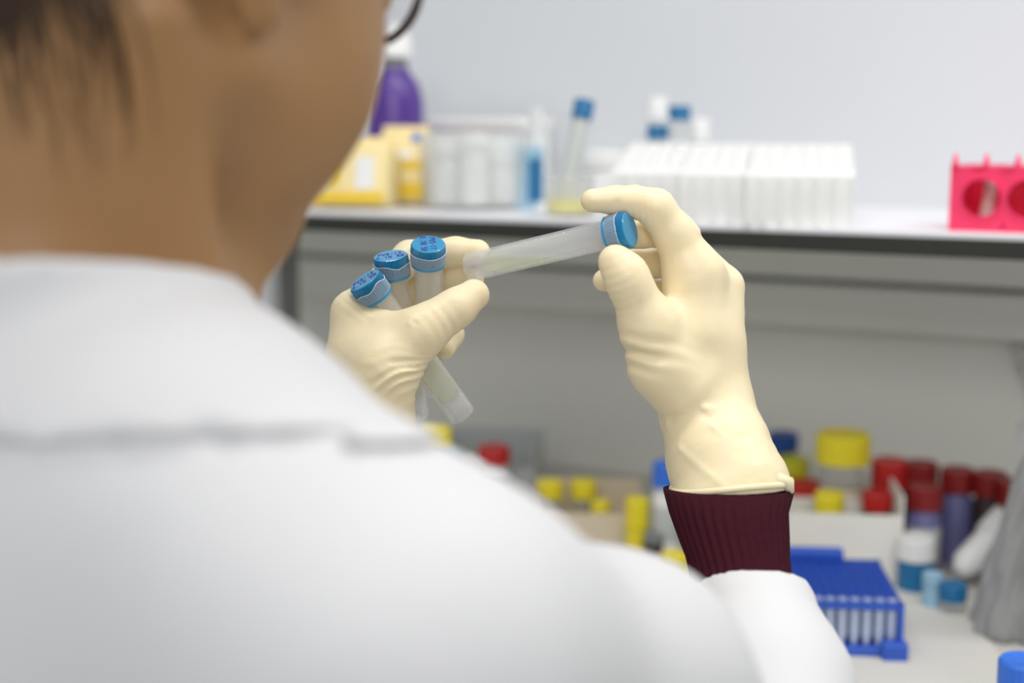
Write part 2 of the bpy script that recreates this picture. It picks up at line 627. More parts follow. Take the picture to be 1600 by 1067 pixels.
# beaker with yellow liquid and a leaning tube
bk = thing('glass_beaker', 'clear beaker with a layer of yellow liquid, holding a tilted tube', 'beaker', put_y(890, 1.175))
lathe('wall', [(0, 0), (0.0195, 0), (0.0215, 0.002), (0.0215, 0.034), (0.0228, 0.036), (0.0212, 0.0355), (0.0205, 0.003), (0, 0.003)], M_clear, bk, 36)
lathe('liquid', [(0, 0.0035), (0.0202, 0.0035), (0.0202, 0.015), (0, 0.015)], M_yliq, bk, 32)


def small_tube(name, label, base, top, r, cap_m, body_m, group=None, cap_len=0.016):
    """capped tube from base point to top point"""
    base, top = Vector(base), Vector(top)
    L = (top - base).length
    q = (top - base).to_track_quat('Z', 'Y')
    t = thing(name, label, 'tube', base, group=group, rot=q.to_euler())
    lathe('body', [(0, 0), (r * 0.5, r * 0.15), (r * 0.95, r * 0.9), (r, r * 1.4), (r, L - cap_len), (0, L - cap_len)], body_m, t, 24)
    lathe('cap', [(r * 1.0, L - cap_len - 0.002), (r * 1.2, L - cap_len - 0.002, 1), (r * 1.2, L - 0.001, 1), (r * 1.1, L), (0, L)], cap_m, t, 48, r * 0.06)
    return t


b0 = bk.location + Vector((-0.006, 0.0, 0.0075))
tp = on_y(914, 157, 1.20)
small_tube('tilted_tube', 'grey tube with a blue cap leaning out of the beaker', b0, tp, 0.0078, M_teal, M_lgrey)
jar('white_pot', 'squat round white pot right of the beaker', 'pot', put_y(940, 1.30), 0.022, 0.056, 0.016, M_white, M_white)

# sloped white racks
RACKX = []
def sloped_rack(label, px0, px1, yfront):
    a, b = put_y(px0, yfront), put_y(px1, yfront)
    wd = (b.x - a.x) * 0.955
    t = thing('sloped_rack', label, 'rack', a, R(15))
    dp, hf, hb = 0.13, 0.044, 0.064
    bm = bmesh.new()
    pr = [(0, 0), (dp, 0), (dp, hb), (0.004, hf), (0, hf - 0.003)]
    L = [bm.verts.new((0, y, z)) for y, z in pr]
    Rr = [bm.verts.new((wd, y, z)) for y, z in pr]
    bm.faces.new(L)
    bm.faces.new(Rr[::-1])
    for i in range(len(pr)):
        j = (i + 1) % len(pr)
        bm.faces.new((L[i], Rr[i], Rr[j], L[j]))
    bm_obj('body', bm, M_white, t)
    nf = max(2, round(wd / 0.0145))
    for i in range(nf + 1):
        x = wd * i / nf
        x0, x1 = max(0, x - 0.0016), min(wd, x + 0.0016)
        bm_obj('front_fin', box_bm(x0, x1, -0.005, 0.0005, 0.001, hf - 0.004), M_white, t)
    sl = math.atan2(hb - hf, dp - 0.004)
    for i in range(nf):
        for j in range(6):
            y = 0.016 + j * 0.020
            z = hf + (y - 0.004) * math.tan(sl)
            bmw = lathe_bm([(0.0052, 0.0), (0.0062, 0.0), (0.0062, 0.0022), (0.0052, 0.0022), (0.0046, 0.0008), (0, 0.0008)], 12)
            o = bm_obj('well', bmw, M_white, t, angle=35)
            o.location = (wd * (i + 0.5) / nf, y, z - 0.0004)
            o.rotation_euler = (sl, 0, 0)
    return t


sloped_rack('ribbed white sloped rack at the left, with blue-capped tubes rising behind it', 955, 1062, 1.125)
sloped_rack('ribbed white sloped rack in the middle of the three', 1062, 1166, 1.128)
sloped_rack('ribbed white sloped rack nearest the pink rack', 1166, 1338, 1.122)
for (px, py, lab) in ((1028, 202, 'upright tube with a blue cap, the lower of two behind the white racks'),
                      (1062, 172, 'upright tube with a blue cap, the taller of two behind the white racks')):
    tp = on_y(px, py - 7, 1.305)
    small_tube('capped_tube', lab, (tp.x, tp.y, SHELF + 0.0005), tp, 0.0088, M_teal, M_clear, group='upright tubes behind the racks', cap_len=0.012)
for (px, py, lab) in ((1027, 152, 'clear tube with a white stopper behind the lower blue cap'),
                      (1092, 185, 'clear tube with a white stopper right of the taller blue cap')):
    tp = on_y(px, py, 1.345)
    small_tube('stoppered_tube', lab, (tp.x, tp.y, SHELF + 0.0005), tp, 0.0085, M_white, M_clear, group='clear stoppered tubes behind the racks', cap_len=0.02)

# pink four-way rack with big round openings
pk = thing('pink_rack', 'bright pink plastic tube rack with big round openings', 'rack', put_y(1484, 1.148))
W_, H_, Dp = 0.145, 0.050, 0.075
def plate_with_holes(x0, x1, z0, z1, centers, rad, y0, y1, n=28):
    """upright plate pierced by round holes: each hole cell is a square ring"""
    bm = bmesh.new()
    xs = [x0] + [(centers[i] + centers[i + 1]) / 2 for i in range(len(centers) - 1)] + [x1]
    zc = (z0 + z1) / 2
    for i, cx in enumerate(centers):
        fr = []
        for y in (y0, y1):
            inner, outer = [], []
            for k in range(n):
                a = 2 * math.pi * (k + 0.5) / n
                ca, sa = math.cos(a), math.sin(a)
                inner.append(bm.verts.new((cx + rad * ca, y, zc + rad * sa)))
                hx = (xs[i + 1] - cx) if ca > 0 else (cx - xs[i])
                hz = (z1 - zc)
                s = min(hx / max(abs(ca), 1e-6), hz / max(abs(sa), 1e-6))
                outer.append(bm.verts.new((cx + s * ca, y, zc + s * sa)))
            fr.append((inner, outer))
        (i0, o0), (i1, o1) = fr
        for k in range(n):
            j = (k + 1) % n
            bm.faces.new((i0[k], i0[j], o0[j], o0[k]))
            bm.faces.new((i1[j], i1[k], o1[k], o1[j]))
            bm.faces.new((i0[j], i0[k], i1[k], i1[j]))
            bm.faces.new((o0[k], o0[j], o1[j], o1[k]))
    return bm
cent = [0.024 + 0.0335 * k for k in range(4)]
bm_obj('front_plate', plate_with_holes(0, W_, 0.002, H_, cent, 0.0145, 0, 0.003), M_pink, pk)
bm_obj('back_plate', box_bm(0, W_, Dp - 0.003, Dp, 0.002, H_), M_pink, pk)
for k, x in enumerate([0, W_ - 0.003]):
    bm_obj('end_plate', box_bm(x, x + 0.003, 0.003, Dp - 0.003, 0.002, H_), M_pink, pk)
bm_obj('base_plate', box_bm(0, W_, 0, Dp, 0, 0.0025), M_pink, pk)
for cx in cent:
    o = bm_obj('hole_rim', lathe_bm([(0.0145, -0.0025), (0.0165, -0.0025), (0.0165, 0), (0.0145, 0)], 32), M_pink, pk, angle=35)
    o.location = (cx, 0, 0.026)
    o.rotation_euler = (R(-90), 0, 0)
top = bmesh.new()
for i in range(8):
    x0 = 0.001 + i * (W_ - 0.002) / 7.0
    box_bm(max(0, x0 - 0.005), min(W_, x0 + 0.005), 0, Dp, H_ - 0.004, H_, bm=top)
for j in range(5):
    y0 = 0.0005 + j * (Dp - 0.008) / 4.0
    box_bm(0, W_, y0, y0 + 0.007, H_ - 0.004, H_, bm=top)
bm_obj('top_grid', top, M_pink, pk)
for i in range(7):
    x0 = 0.003 + i * (W_ - 0.006) / 6.0
    for y in (0.002,):
        o = bm_obj('prong', lathe_bm([(0.003, 0), (0.0012, 0.009), (0, 0.010)], 10), M_pink, pk, angle=40)
        o.location = (x0, y, H_)
for k, lab in enumerate(('pale tube inside the first round opening of the pink rack', 'pale tube inside the second round opening of the pink rack')):
    p = pk.location + Vector((cent[k] - 0.002 + 0.004 * k, 0.035, 0.003))
    small_tube('rack_tube', lab, p, p + Vector((0.004, 0.004, 0.040)), 0.0052, M_card, M_card, group='tubes in the pink rack', cap_len=0.008)

# --- bench, left to right
jar('yellow_lid_jar', 'small jar with a yellow lid below the left gloved hand', 'jar', put(680, 668, 0.108), 0.0145, 0.108, 0.020, M_clear, M_yellow)
jar('blue_lid_jar', 'slim clear jar with a pale blue lid in front of the small yellow-lidded jar', 'jar', put(697, 704, 0.084), 0.012, 0.084, 0.012, M_clear, M_lblue)
# grey bin
p = put(722, 800)
gb = thing('grey_bin', 'open light grey plastic bin with a red-capped bottle inside', 'bin', put(765, 778), R(20))
for (n, a) in (('back_wall', (-0.05, 0.05, 0.048, 0.051, 0.002, 0.062)), ('front_wall', (-0.05, 0.05, -0.051, -0.048, 0.002, 0.045)),
               ('side_wall', (-0.052, -0.049, -0.051, 0.051, 0.002, 0.062)), ('side_wall', (0.049, 0.052, -0.051, 0.051, 0.002, 0.062)),
               ('bottom', (-0.052, 0.052, -0.051, 0.051, 0, 0.002))):
    bm_obj(n, box_bm(*a, 0.0008), M_lgrey, gb)
bm_obj('rim', box_bm(-0.054, 0.054, 0.047, 0.0535, 0.060, 0.065, 0.001), M_lgrey, gb)
jar('red_cap_bottle', 'white bottle with a bright red cap inside the grey bin', 'bottle', put(772, 700, 0.07, BENCH + 0.0025), 0.0155, 0.072, 0.017, M_white, M_red, label_m=M_greym)
jar('white_cap_bottle', 'white round bottle at the left of the red cap in the grey bin', 'bottle', put(738, 716, 0.06, BENCH + 0.0025), 0.0135, 0.06, 0.02, M_white, M_white)
# vial box
vb = thing('vial_box', 'beige card box of yellow-capped vials in the middle of the bench', 'box', put(918, 838), R(24))
bm_obj('bottom', box_bm(-0.05, 0.05, -0.028, 0.028, 0, 0.002), M_beige, vb)
for (n, a) in (('back_panel', (-0.05, 0.05, 0.026, 0.028, 0.002, 0.05)), ('front_panel', (-0.05, 0.05, -0.028, -0.026, 0.002, 0.030)),
               ('side_panel', (-0.05, -0.048, -0.026, 0.026, 0.002, 0.045)), ('side_panel', (0.048, 0.05, -0.026, 0.026, 0.002, 0.045))):
    bm_obj(n, box_bm(*a), M_beige, vb)
for (u, v, lab) in ((-0.036, 0.004, 'yellow-capped vial at the left end of the beige box'), (-0.004, 0.008, 'yellow-capped vial in the middle of the beige box'),
                    (0.012, -0.014, 'small yellow-capped vial at the front of the beige box')):
    c_, s_ = math.cos(R(24)), math.sin(R(24))
    p = vb.location + Vector((u * c_ - v * s_, u * s_ + v * c_, 0.0025))
    small = 'small' in lab
    jar('capped_vial', lab, 'vial', p, 0.009 if small else 0.0122, 0.036 if small else 0.050, 0.016, M_clear, M_yellow, group='vials in the beige box', seg=20)
jar('leaning_vial', 'yellow vial standing between the beige box and the blue-capped bottle', 'vial', put(996, 778, 0.05), 0.0105, 0.05, 0.028, M_yellow, M_yellow)
jar('blue_cap_bottle', 'slim white bottle with a light blue cap, left of the maroon cuff', 'bottle', put(1042, 722, 0.085), 0.0125, 0.085, 0.022, M_white, M_blue, label_m=M_lgrey)
jar('yellow_pot', 'low yellow pot at the left edge of the maroon cuff', 'pot', put(1054, 868, 0.02), 0.012, 0.022, 0.009, M_yellow, M_yellow)
jar('dark_pot', 'low dark pot in front of the slim blue-capped bottle', 'pot', put(1022, 835, 0.02), 0.009, 0.022, 0.009, M_dark, M_greym)

# right cluster
jar('white_tipped_bottle', 'slim bottle with a white tip behind the raised wrist', 'bottle', put(1180, 636, 0.10), 0.009, 0.10, 0.024, M_clear, M_white)
jar('navy_cap_bottle', 'dark bottle with a navy blue cap right of the glove cuff', 'bottle', put(1224, 676, 0.088), 0.0145, 0.088, 0.017, M_dark, M_nblue)
jar('lime_cap_bottle', 'bottle with a lime yellow cap beside the knotted glove rim', 'bottle', put(1238, 715, 0.072), 0.0155, 0.072, 0.016, M_dark, M_lime)
jar('red_lid_tub', 'bright red tub with a red lid just right of the maroon cuff', 'tub', put(1258, 752, 0.058), 0.0165, 0.058, 0.020, M_red, M_red, ribbed=False)
# white card box holding jars
wb = thing('white_card_box', 'open white card box with a low front holding capped jars', 'box', put(1322, 905), R(21))
for (n, a) in (('bottom', (-0.05, 0.046, 0, 0.064, 0, 0.002)), ('front_panel', (-0.05, 0.044, -0.002, 0, 0, 0.058)), ('back_panel', (-0.05, 0.046, 0.0622, 0.064, 0.002, 0.055)),
               ('right_panel', (0.044, 0.046, -0.002, 0.064, 0, 0.075)), ('left_panel', (-0.052, -0.05, -0.002, 0.064, 0, 0.05))):
    bm_obj(n, box_bm(*a), M_card, wb)
jar('yellow_lid_pot', 'big clear pot with a wide yellow lid standing behind the white card box', 'pot', put(1318, 676, 0.1105), 0.020, 0.1105, 0.027, M_clear, M_yellow, cap_r=0.0245, label_m=M_beige, fill_m=M_beige)
jar('yellow_jar', 'yellow jar squeezed in front of the big yellow-lidded pot', 'jar', put(1296, 770, 0.066, BENCH + 0.0025), 0.0125, 0.066, 0.018, M_clear, M_yellow)
jar('red_cap_jar', 'jar with a bright red cap in the right corner of the white card box', 'jar', put(1371, 768, 0.064, BENCH + 0.0025), 0.0130, 0.064, 0.016, M_dark, M_red)
jar('tall_red_jar', 'tall dark jar with a round red lid behind the white card box', 'jar', put(1392, 718, 0.085), 0.0165, 0.085, 0.026, M_dark, M_red)
for (px, py, h, cm, lab) in ((1446, 758, 0.078, M_dred, 'red-capped tube of violet liquid next to the white card box'),
                             (1497, 732, 0.085, M_dred, 'dark red-capped tube second from the white card box'),
                             (1548, 738, 0.085, M_dred, 'dark red-capped tube third from the white card box'),
                             (1440, 722, 0.085, M_dred, 'dark red-capped tube in the back row behind the violet one'),
                             (1588, 752, 0.085, M_dred, 'dark red-capped tube half hidden by the crinkled bag')):
    jar('sample_tube', lab, 'tube', put(px, py, h), 0.0148, h, 0.020, M_viol if h < 0.08 or px == 1497 else M_dark, cm, group='red-capped sample tubes', seg=22, label_m=M_lgrey if h < 0.08 else None)
jar('white_bottle', 'upright white bottle with a teal base in front of the red-capped tubes', 'bottle', put(1432, 838, 0.046), 0.0145, 0.046, 0.019, M_teal, M_white)
p = put(1468, 925)
t = small_tube('tilted_bottle', 'white bottle lying propped toward the crinkled bag', p + Vector((0.010, 0.02, 0.012)), p + Vector((0.045, 0.075, 0.055)), 0.012, M_white, M_white, cap_len=0.03)
jar('teal_cap_vial', 'short vial with a teal cap at the foot of the propped bottle', 'vial', put(1490, 912, 0.024), 0.0105, 0.024, 0.013, M_clear, M_teal)
jar('pale_vial', 'short pale blue vial between the white bottle and the teal-capped vial', 'vial', put(1458, 895, 0.028), 0.0080, 0.028, 0.010, M_lblue, M_lblue)
jar('yellow_vial_cap', 'tiny yellow-capped vial between the coat sleeve and the blue rack', 'vial', put(1246, 884, 0.02), 0.0085, 0.02, 0.010, M_clear, M_yellow)
jar('bright_blue_bottle', 'bottle with a bright blue cap in the lower right corner', 'bottle', put(1602, 1030, 0.06), 0.0155, 0.06, 0.026, M_clear, M_blue)

# blue 8x12 tube rack
fa, fb = on_z(1296, 1030, BENCH), on_z(1410, 1030, BENCH)
ba = on_z(1392, 905, BENCH + 0.042)
rk = thing('blue_tube_rack', 'royal blue rack of small tubes lying by the coat sleeve', 'rack', (fb.x, fb.y, BENCH))
ey = Vector((ba.x - fb.x, ba.y - fb.y, 0)).normalized()
rk.rotation_euler = (0, 0, math.atan2(-ey.x, ey.y))
RW, RL, RH = 0.078, 0.108, 0.042
bm_obj('base_tray', box_bm(-RW, 0, 0, RL, 0, 0.008, 0.002), M_rblue, rk)
deck = bmesh.new()
for i in range(9):
    x = -RW + 0.003 + i * (RW - 0.006) / 8
    box_bm(x - 0.0016, x + 0.0016, 0.002, RL - 0.002, RH - 0.006, RH, bm=deck)
for j in range(13):
    y = 0.003 + j * (RL - 0.006) / 12
    box_bm(-RW + 0.001, -0.001, y - 0.0016, y + 0.0016, RH - 0.0055, RH, bm=deck)
bm_obj('deck_grid', deck, M_rblue, rk)
for x in (-RW, -0.004):
    bm_obj('end_post', box_bm(x, x + 0.004, 0, 0.004, 0.006, RH), M_rblue, rk)
    bm_obj('end_post', box_bm(x, x + 0.004, RL - 0.004, RL, 0.006, RH), M_rblue, rk)
bm_obj('side_skirt', box_bm(-0.003, 0, 0.004, RL - 0.004, 0.006, RH - 0.006), M_rblue, rk)
bm_obj('side_skirt', box_bm(-RW, -RW + 0.003, 0.004, RL - 0.004, 0.006, RH - 0.006), M_rblue, rk)
bm_obj('corner_foot', box_bm(-0.016, 0.003, -0.008, 0.004, 0, 0.014, 0.002), M_rblue, rk)
bm_obj('raised_back', box_bm(-RW, -0.030, RL - 0.012, RL, RH, RH + 0.010, 0.002), M_rblue, rk)
tube_me = None
k = 0
for j in range(12):
    for i in range(8):
        x = -RW + 0.003 + (i + 0.5) * (RW - 0.006) / 8
        y = 0.003 + (j + 0.5) * (RL - 0.006) / 12
        if tube_me is None:
            o = lathe('micro_tube', [(0, 0.0085), (0.0022, 0.0085), (0.0038, 0.016), (0.0038, RH - 0.007), (0.0030, RH - 0.006), (0.0036, RH), (0.0036, RH + 0.0008), (0.0026, RH + 0.0008), (0.0025, RH - 0.004), (0, RH - 0.004)], M_ptube if j < 1 else M_rblue, rk, 10)
            tube_me = [o.data, None]
        else:
            if j >= 1 and tube_me[1] is None:
                tube_me[1] = tube_me[0].copy()
                tube_me[1].materials.clear()
                tube_me[1].materials.append(M_rblue)
            o = bpy.data.objects.new('micro_tube', tube_me[0] if j < 1 else tube_me[1])
            COL.objects.link(o)
            o.parent = rk
        o.location = (x, y, 0)

# sheet of bench paper under the right cluster
c4 = [on_z(*q, BENCH + 0.0006) for q in ((1180, 905), (1500, 925), (1592, 1075), (1180, 1100))]
bm = bmesh.new()
v = [bm.verts.new(p) for p in c4]
v2 = [bm.verts.new(p + Vector((0, 0, 0.0006))) for p in c4]
bm.faces.new(v)
bm.faces.new(v2[::-1])
for i in range(4):
    bm.faces.new((v[i], v[(i + 1) % 4], v2[(i + 1) % 4], v2[i]))
tag(bm_obj('bench_paper', bm, M_paper), 'sheet of off-white bench paper under the blue tube rack', 'paper')

# crinkled clear bag at the right edge: folded sheets
bg = thing('crinkled_bag', 'tall crinkled clear plastic bag at the right edge of the bench', 'bag', put(1580, 985))
def bag_skin(n=96, rows_n=34):
    """standing gathered bag: pleated skin narrowing from the bench to a tied neck, then flaring"""
    bm = bmesh.new()
    top = P(1648, 668, 1.04) - bg.location
    H_ = top.z
    rows = []
    for i in range(rows_n):
        t = i / (rows_n - 1)
        cz = H_ * t
        cx, cy = top.x * t ** 1.3, top.y * t ** 1.3
        r = 0.029 * (1 - t) ** 0.75 + 0.008 + 0.016 * max(0, t - 0.86) / 0.14
        row = []
        for k in range(n):
            a_ = 2 * math.pi * k / n
            pl = 0.17 * math.sin(5 * a_ + 1.3 * math.sin(3 * t)) + 0.13 * math.sin(9 * a_ + 4 * t) + 0.07 * math.sin(17 * a_ - 9 * t)
            pl *= 0.45 + 0.75 * t
            cr = 0.05 * math.sin(23 * t + 6 * a_) * math.sin(3 * a_ + 9 * t)
            rr = r * (1 + pl + cr)
            row.append(bm.verts.new((cx + rr * math.cos(a_), cy + rr * math.sin(a_), cz + 0.0008)))
        rows.append(row)
    for r0, r1 in zip(rows[:-1], rows[1:]):
        for k in range(n):
            bm.faces.new((r0[k], r0[(k + 1) % n], r1[(k + 1) % n], r1[k]))
    bm.faces.new(rows[0][::-1])
    return bm_obj('bag_skin', bm, M_bag, bg, smooth=True), top
bg.location = on_z(1596, 985, BENCH)
skin_, tp_ = bag_skin()
o = lathe('tie', [(0.013, -0.002), (0.015, 0), (0.013, 0.002), (0.012, 0)], M_white, bg, 24)
o.location = (tp_.x * 0.86 ** 1.3, tp_.y * 0.86 ** 1.3, tp_.z * 0.86)
p0 = P(1590, 538, 1.06)
t = thing('plastic_rod', 'thin white rod leaning in at the right edge above the bag', 'rod', (p0.x, p0.y, p0.z))
p0 = on_z(1735, 860, BENCH + 0.005)
t.location = p0
q0, q1 = on_y(1588, 536, Y_WALL - 0.018) - p0, Vector((0, 0, 0))
bm_obj('shaft', tube_bm([q0, q0.lerp(q1, 0.5), q1], 0.0055, 12), M_white, t, smooth=True)
bm_obj('collar', tube_bm([q0.lerp(q1, 0.10), q0.lerp(q1, 0.14)], 0.0075, 12), M_lgrey, t, smooth=True)

# ------------------------------------------------------------------ hand-held sample tubes
TL = 0.100
STROKES = {
    'P': [[(0, 0), (0.05, 1), (0.5, 0.98), (0.6, 0.75), (0.45, 0.52), (0.05, 0.5)]],
    'V': [[(0, 1), (0.3, 0), (0.6, 1)]],
    'S': [[(0.58, 0.86), (0.35, 1), (0.08, 0.86), (0.1, 0.6), (0.5, 0.42), (0.55, 0.15), (0.3, 0), (0.02, 0.14)]],
    '-': [[(0.08, 0.5), (0.52, 0.5)]],
    '1': [[(0.15, 0.8), (0.32, 1), (0.3, 0)]],
    '2': [[(0.05, 0.8), (0.3, 1), (0.55, 0.8), (0.45, 0.5), (0.02, 0.02), (0.6, 0.02)]],
    '3': [[(0.05, 0.95), (0.5, 0.95), (0.25, 0.58), (0.52, 0.4), (0.5, 0.1), (0.25, 0), (0.02, 0.1)]],
    '0': [[(0.3, 1), (0.06, 0.75), (0.06, 0.25), (0.3, 0), (0.54, 0.25), (0.54, 0.75), (0.3, 1)]],
    '.': [[(0.25, 0.0), (0.33, 0.06)]],
    'N': [[(0.02, 0), (0.05, 1), (0.52, 0), (0.56, 1)]],
    'M': [[(0, 0), (0.1, 1), (0.32, 0.3), (0.52, 1), (0.62, 0)]],
    'H': [[(0.05, 1), (0.05, 0)], [(0.52, 1), (0.5, 0)], [(0.05, 0.52), (0.52, 0.5)]],
    '5': [[(0.55, 1), (0.1, 1), (0.06, 0.58), (0.4, 0.6), (0.56, 0.35), (0.4, 0.02), (0.04, 0.06)]],
    ' ': [],
}


def write_on_cap(lines, parent, z, ang, size=0.0030):
    bm = bmesh.new()
    ca, sa = math.cos(ang), math.sin(ang)
    for li, txt in enumerate(lines):
        wd = len(txt) * 0.85 * size * 0.8
        y0 = (len(lines) / 2 - li - 1) * size * 1.5 + size * 0.25
        for ci, ch in enumerate(txt):
            x0 = -wd / 2 + ci * 0.85 * size * 0.8
            for st in STROKES[ch]:
                pts = [(x0 + sx * size * 0.8, y0 + sy * size) for sx, sy in st]
                for (ax, ay), (bx_, by_) in zip(pts[:-1], pts[1:]):
                    dx, dy = bx_ - ax, by_ - ay
                    L = math.hypot(dx, dy) or 1e-9
                    hw = 0.00026
                    nx, ny = -dy / L * hw, dx / L * hw
                    ex, ey_ = dx / L * hw * 0.7, dy / L * hw * 0.7
                    quad = [(ax + nx - ex, ay + ny - ey_), (ax - nx - ex, ay - ny - ey_), (bx_ - nx + ex, by_ - ny + ey_), (bx_ + nx + ex, by_ + ny + ey_)]
                    vs = [bm.verts.new((px_ * ca - py_ * sa, px_ * sa + py_ * ca, z)) for px_, py_ in quad]
                    bm.faces.new(vs)
    return bm_obj('handwriting', bm, M_ink, parent)


def sample_tube(label, base, top, roll, lines=None, lang=0.0, fill=0.045, torn=0.0, group='sample tubes in the gloved hands', level=None):
    """lab sample tube: base point, top point (world), roll about its axis"""
    base, top = Vector(base), Vector(top)
    ax = (top - base).normalized()
    base = top - ax * TL
    q = ax.to_track_quat('Z', 'Y')
    t = thing('sample_tube', label, 'tube', base, group=group, rot=(q @ Euler((0, 0, roll)).to_quaternion()).to_euler())
    lathe('body', [(0.0071, 0.0), (0.0080, 0.0), (0.0082, 0.0012), (0.0080, 0.003), (0.0080, 0.0955), (0.0069, 0.0955), (0.0069, 0.019), (0.0060, 0.0145), (0.0030, 0.0118), (0, 0.0112),
                   (0, 0.0098), (0.0034, 0.0104), (0.0066, 0.0132), (0.0071, 0.0105), (0.0071, 0.0)], M_tube, t, 48, angle=50)
    # liquid, its free surface level with the floor
    lb = lathe_bm([(0, 0.0114), (0.0030, 0.0120), (0.0059, 0.0147), (0.0067, 0.0192), (0.0067, 0.084), (0, 0.084)], 40)
    M3 = t.rotation_euler.to_matrix()
    nrm = M3.transposed() @ Vector((0, 0, 1))
    pt = Vector((0, 0, fill))
    bmesh.ops.recalc_face_normals(lb, faces=lb.faces[:])
    g = bmesh.ops.bisect_plane(lb, geom=lb.verts[:] + lb.edges[:] + lb.faces[:], plane_co=pt, plane_no=nrm, clear_outer=True)
    bmesh.ops.contextual_create(lb, geom=[e for e in g['geom_cut'] if isinstance(e, bmesh.types.BMEdge)])
    bm_obj('liquid', lb, M_liq, t, angle=40)
    cz = 0.0885
    lathe('cap', [(0.0081, cz + 0.0012), (0.0096, cz + 0.0012, 1), (0.0097, cz + 0.003, 1), (0.0097, TL - 0.0010, 1), (0.0093, TL - 0.0003), (0.0088, TL), (0, TL)], M_cap, t, 96, 0.0009, angle=28)
    lathe('tamper_ring', [(0.0081, cz - 0.0012), (0.0097, cz - 0.0012), (0.0098, cz + 0.0002), (0.0096, cz + 0.0008), (0.0081, cz + 0.0008)], M_cap, t, 64)
    # film sleeve with a torn upper edge
    bm = bmesh.new()
    n = 144
    lo_, hi_, hi2, edge_pts = [], [], [], []
    for i in range(n):
        a = 2 * math.pi * i / n
        zt = cz + 0.0066 + torn * (0.6 * math.sin(a * 2 + 1) + 0.4 * math.sin(a * 5 + 0.4)) + 0.00006 * math.sin(a * 17)
        rr = 0.0100 - (0.0005 if i % 3 == 0 else 0)
        lo_.append(bm.verts.new((rr * math.cos(a), rr * math.sin(a), cz + 0.0004)))
        hi_.append(bm.verts.new((rr * math.cos(a), rr * math.sin(a), zt)))
        edge_pts.append((0.0101 * math.cos(a), 0.0101 * math.sin(a), zt + 0.0004))
        hi2.append(bm.verts.new((0.0102 * math.cos(a), 0.0102 * math.sin(a), zt + 0.0005)))
    for i in range(n):
        j = (i + 1) % n
        bm.faces.new((lo_[i], lo_[j], hi_[j], hi_[i]))
        bm.faces.new((hi_[i], hi_[j], hi2[j], hi2[i]))
    film = bm_obj('film_sleeve', bm, M_film, t)
    eb = bmesh.new()
    pts = [v_co for v_co in edge_pts] + [edge_pts[0]]
    tube_bm(pts, 0.0002, 6, eb)
    bm_obj('film_edge', eb, M_white, film, smooth=True)
    if lines:
        write_on_cap(lines, t, TL + 0.00012, lang, 0.0033)
    return t


def PH(px, py, dz):
    return P(px, py, D0 + dz / 1000.0)


def cap_angle(base, top, roll, up_px):
    """angle on the cap so that the lettering's reading direction follows a pixel direction"""
    base, top = Vector(base), Vector(top)
    q = (top - base).to_track_quat('Z', 'Y') @ Euler((0, 0, roll)).to_quaternion()
    d = CM.to_3x3() @ Vector((up_px[0], -up_px[1], 0))
    l = q.inverted() @ d
    return math.atan2(l.y, l.x)


T1 = (PH(708, 628, 37), PH(569, 437, 1))
T2 = (PH(645, 620, 50), PH(610, 399, 16))
T3 = (PH(671, 598, 64), PH(669, 381, 10))
T4 = (PH(742, 416, 24), PH(985, 358, -22))
sample_tube('capped sample tube, leftmost of three in the left hand, jutting out below the palm', *T1, 0.0, ['PVS-12', '0.1N 5M'], cap_angle(*T1, 0, (0.85, -0.5)), fill=0.066, torn=0.0017)
sample_tube('capped sample tube in the middle of the three in the left hand, film torn', *T2, 0.9, ['PVS-13', '0.1N 5M'], cap_angle(*T2, 0.9, (0.9, -0.35)), fill=0.050, torn=0.0012)
sample_tube('capped sample tube at the right of the three in the left hand, cap marked PVS-11', *T3, 0.4, ['PVS-11', '0.1N 5H'], cap_angle(*T3, 0.4, (0.05, 1)), fill=0.052, torn=0.0003)
held = sample_tube('clear sample tube held nearly level between both gloved hands', *T4, 0.2, None, fill=0.033, torn=0.0004)
bu = bmesh.new()
for i in range(26):
    a = random.uniform(0, 6.283)
    z = random.uniform(0.03, 0.08)
    bmesh.ops.create_icosphere(bu, subdivisions=1, radius=random.uniform(0.0002, 0.00055), matrix=Matrix.Translation((0.0064 * math.cos(a), 0.0064 * math.sin(a), z)))
bu_o = bm_obj('droplets', bu, M_white, held, smooth=True)
bu_o['kind'] = 'stuff'

# ------------------------------------------------------------------ the person
person = thing('person', 'person in white lab coat, cream gloves and glasses, seen from behind, holding sample tubes', 'person', (0, 0, 0))
base_w = cam_to_world(np.array([[-0.17, -0.3, 0.56]]))[0]
HIP = Vector((base_w[0], base_w[1] - 0.03, 0))
person.location = (0, 0, 0)


def ripple(p, c, sig, direction, lam, amp, sharp=1.0, front=None):
    """local glove folds: ripples across `direction`, fading away from the centre"""
    c = np.asarray(c[:3], np.float32)
    d = np.asarray(direction, np.float32)
    d = d / np.linalg.norm(d)
    q = p - c
    w_ = np.exp(-((q / np.asarray(sig, np.float32)) ** 2).sum(1))
    s = np.sin(2 * np.pi * (q @ d) / lam + 0.6 * np.sin((q @ np.array([211.0, 97.0, 53.0], np.float32))))
    return amp * w_ * np.sign(s) * np.abs(s) ** sharp


def ridge(p, a, b, width, amp):
    d = rc(a[:3], b[:3], 0, 0)(p)
    return amp * np.exp(-(d / width) ** 2)


def vnoise(p, scale, seed):
    r = np.random.default_rng(seed)
    out = np.zeros(len(p), np.float32)
    for i in range(6):
        k = r.normal(size=3)
        k = k / np.linalg.norm(k) * scale * r.uniform(0.6, 1.6)
        out += np.sin(p @ k.astype(np.float32) + r.uniform(0, 6.28)).astype(np.float32)
    return out / 6


